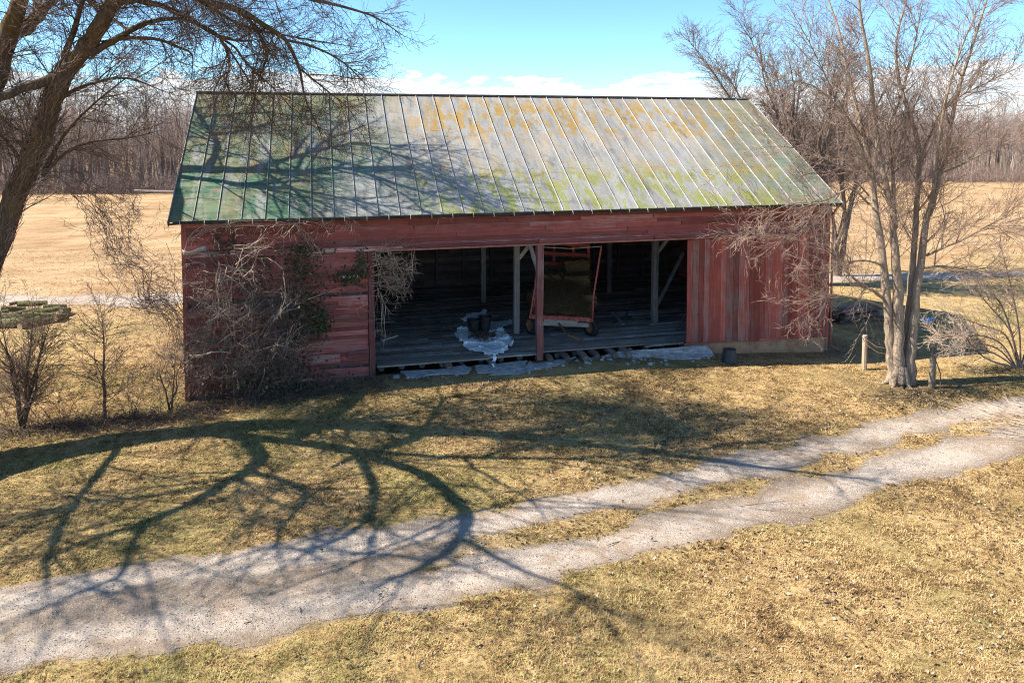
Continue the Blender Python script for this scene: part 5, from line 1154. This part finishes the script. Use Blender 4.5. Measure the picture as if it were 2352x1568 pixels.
for u, v, L, a, lab, mt in ((395, 985, 1.3, -.6, 'pale fallen branch on the lawn below the barn corner', TW_PALE), (420, 1010, 1.0, -.1, 'thin fallen branch just in front of the pale one', TW_MID), (870, 1370, .5, 1.2, 'short dark stick standing out on the pale drive, middle of the picture', TW_DARK), (690, 1410, .5, 1.5, 'short upright-looking stick on the drive left of centre', TW_DARK), (560, 1435, .9, .3, 'long thin stick at the lower edge of the drive', TW_DARK), (830, 1425, .7, .5, 'curved twig on the lower wheel track', TW_DARK), (970, 1400, .8, .2, 'forked twig at the edge of the lower wheel track', TW_DARK), (190, 1290, .9, .3, 'thin stick on the upper wheel track at the left', TW_DARK), (1700, 1165, 1.0, -.3, 'twig on the lower wheel track toward the right', TW_DARK), (1395, 1255, .6, .4, 'thin twig on the grass strip between the wheel tracks', TW_DARK), (1240, 900, .6, .2, 'grey twig on the lawn before the apron', TW_MID), (1900, 880, 1.2, .1, 'pale twig lying left of the clump tree roots', TW_PALE), (1150, 1010, .5, .8, 'small twig on the sunlit lawn in the middle', TW_DARK)): fallen(u, v, L, a, lab, mt)
p = pd(340, 412, 90); o = MB().tube([(p.x - 1.5, p.y, G(p.x, p.y) + .5), (p.x + 1, p.y - .3, G(p.x, p.y) + .35), (p.x + 4.5, p.y - .5, G(p.x, p.y) + .2)], [.12, .16, .2], 7).build('fallen_log', W_B[1]); tag(o, 'pale fallen trunk lying at the edge of the left woods', 'log')

# ------------------------------------------------------------------ grass, leaves, gravel
def b_grass(t):
    r = t.rnd(); p = t.pos(); n = t.noise(p, .35, 4); n1 = t.noise(p, 1.7, 4); k = t.m('ADD', t.m('MULTIPLY', r, .55), t.m('MULTIPLY', n1, .45))
    k = t.m('ADD', t.m('MULTIPLY', k, .8), t.m('MULTIPLY', t.m('SUBTRACT', t.noise(p, 4.0, 4, .65), .43), .75))
    k = t.m('ADD', k, t.m('MULTIPLY', t.m('SUBTRACT', t.noise(p, .8, 3, .6), .5), .5))
    dry = t.ramp(k, [(.20, (.09, .052, .026)), (.36, (.27, .165, .07)), (.54, (.50, .335, .155)), (.8, (.67, .49, .28))]); grn = t.ramp(r, [(.2, (.10, .12, .03)), (.8, (.34, .33, .10))])
    x = t.sep(p)[0]
    g = t.m('MULTIPLY', t.step(t.m('ADD', n, t.m('MULTIPLY', t.m('SUBTRACT', r, .5), .5)), .44, .66), t.m('ADD', .16, t.m('MULTIPLY', t.step(x, 9, 1), .5)))
    return dict(c=t.mix(g, dry, grn), r=.8, s=.2)
M_GRASS = material('grass_blade', b_grass)
def tuft(k):
    r = random.Random(100 + k); V, Fa = [], []
    for i in range(9):
        a = r.uniform(0, 6.28); x, y = r.gauss(0, .022), r.gauss(0, .022); h = r.uniform(.008, .03); ln = r.uniform(.02, .06); w_ = r.uniform(.0025, .004); c, s = math.cos(a), math.sin(a); b = len(V)
        V += [(x - s * w_, y + c * w_, -.004), (x + s * w_, y - c * w_, -.004), (x + c * ln * .5 + s * w_ * .8, y + s * ln * .5 - c * w_ * .8, h * .75), (x + c * ln * .5 - s * w_ * .8, y + s * ln * .5 + c * w_ * .8, h * .75), (x + c * ln, y + s * ln, h * .9)]
        Fa += [(b, b + 1, b + 2, b + 3), (b + 3, b + 2, b + 4)]
    return V, Fa
def pts_in_view(n, d0, d1, pw=1.0, margin=.06):
    """random ground points inside (and a little around) the view, denser near"""
    t = rng.random(n) ** pw; d = d0 + (d1 - d0) * t; lat = (rng.random(n) * 2 - 1) * (1176 / F + margin) * d
    return d * math.sin(YAW) + lat * math.cos(YAW), d * math.cos(YAW) - lat * math.sin(YAW)
x, y = pts_in_view(300000, 8.5, 24.5, .8)
g = gravel(x, y); keep = (rng.random(len(x)) < .2 + 1.0 * vnoise(x, y, .35, 71)) & (rng.random(len(x)) > sstep(g, .02, .9) ** .8 * .98) & ~((y > YF - .1) & (x > XL) & (x < XR)) & ~((y > 21.2) & (x > 2) & (x < 12.4))
keep &= rng.random(len(x)) > .75 * np.exp(-((x - 16.9) ** 2 + (y - 18.8) ** 2) / 3.2)
x, y = x[keep], y[keep]; x2, y2 = pts_in_view(30000, 24, 50, 1.3); k2 = ~((y2 > YF - .3) & (y2 < YB + .3) & (x2 > XL - .2) & (x2 < XR + .2)) & (farpath(x2, y2) < .4); x2, y2 = x2[k2], y2[k2]
X = np.concatenate([x, x2]); Y = np.concatenate([y, y2]); n = len(X)
S = np.concatenate([rng.uniform(.6, 1.5, len(x)) * (.6 + .8 * vnoise(x, y, .5, 31)) * (1 - .45 * gravel(x, y)), rng.uniform(.8, 1.7, len(x2))])
scatter('grass', np.stack([X, Y, gh(X, Y)], 1), np.stack([rng.normal(0, .12, n), rng.normal(0, .12, n), rng.uniform(0, 6.28, n)], 1), S, [tuft(k) for k in range(6)], M_GRASS, 'short winter grass, straw coloured with green patches', 'grass')
def b_leaf(t):
    r = t.rnd(); return dict(c=t.ramp(r, [(.1, (.07, .042, .025)), (.4, (.17, .10, .055)), (.7, (.28, .19, .12)), (.95, (.42, .32, .23))]), r=.7, s=.3)
M_LEAF = material('dead_leaf', b_leaf)
lm = []
for k in range(5):
    r = random.Random(k); c = r.uniform(.006, .02); lm.append(([(0, -.022, 0), (.03, -.018, c), (.055, 0, c * .4), (.03, .018, c * .9), (0, .022, c * .3), (.028, 0, -.002)], [(0, 1, 5), (1, 2, 5), (2, 3, 5), (3, 4, 5), (4, 0, 5)]))
x, y = pts_in_view(60000, 8.5, 22, .7); w_ = .055 + .55 * vnoise(x, y, 1.6, 41) ** 2 * sstep(x, -2, 6) + .4 * np.exp(-((x - 16.9) ** 2 + (y - 18.8) ** 2) / 5) + .25 * sstep(y, 21, 22); k = (rng.random(len(x)) < w_) & (rng.random(len(x)) > np.minimum(gravel(x, y) * 1.3, .985)) & (y < YF - .2); x, y = x[k], y[k]; n = len(x)
scatter('leaves', np.stack([x, y, gh(x, y) + .022], 1), np.stack([rng.normal(0, .5, n), rng.normal(0, .5, n), rng.uniform(0, 6.28, n)], 1), rng.uniform(.6, 1.3, n), lm, M_LEAF, 'brown dead leaves scattered over the lawn', 'leaves')
def b_peb(t):
    r = t.rnd(); return dict(c=t.ramp(r, [(.1, (.11, .09, .075)), (.5, (.25, .22, .20)), (.9, (.46, .43, .39))]), r=.85, s=.2)
M_PEB = material('gravel_stone', b_peb); pm = []
for k in range(5):
    bm = bmesh.new(); bmesh.ops.create_icosphere(bm, subdivisions=1, radius=.011); r = random.Random(k)
    for v in bm.verts: v.co *= r.uniform(.7, 1.25); v.co.z *= .65
    bm.verts.index_update(); pm.append(([tuple(v.co) for v in bm.verts], [tuple(v.index for v in f.verts) for f in bm.faces])); bm.free()
x, y = pts_in_view(150000, 9, 21, .8); g = gravel(x, y); k = rng.random(len(x)) < g ** 1.5 * (.3 + .7 * vnoise(x, y, .7, 51)); x, y = x[k], y[k]; n = len(x)
scatter('gravel', np.stack([x, y, gh(x, y) + .006], 1), rng.uniform(0, 6.28, (n, 3)) * np.array([.1, .1, 1]), rng.uniform(.4, 1.2, n) ** 1.6, pm, M_PEB, 'loose pale gravel stones on the drive', 'gravel')
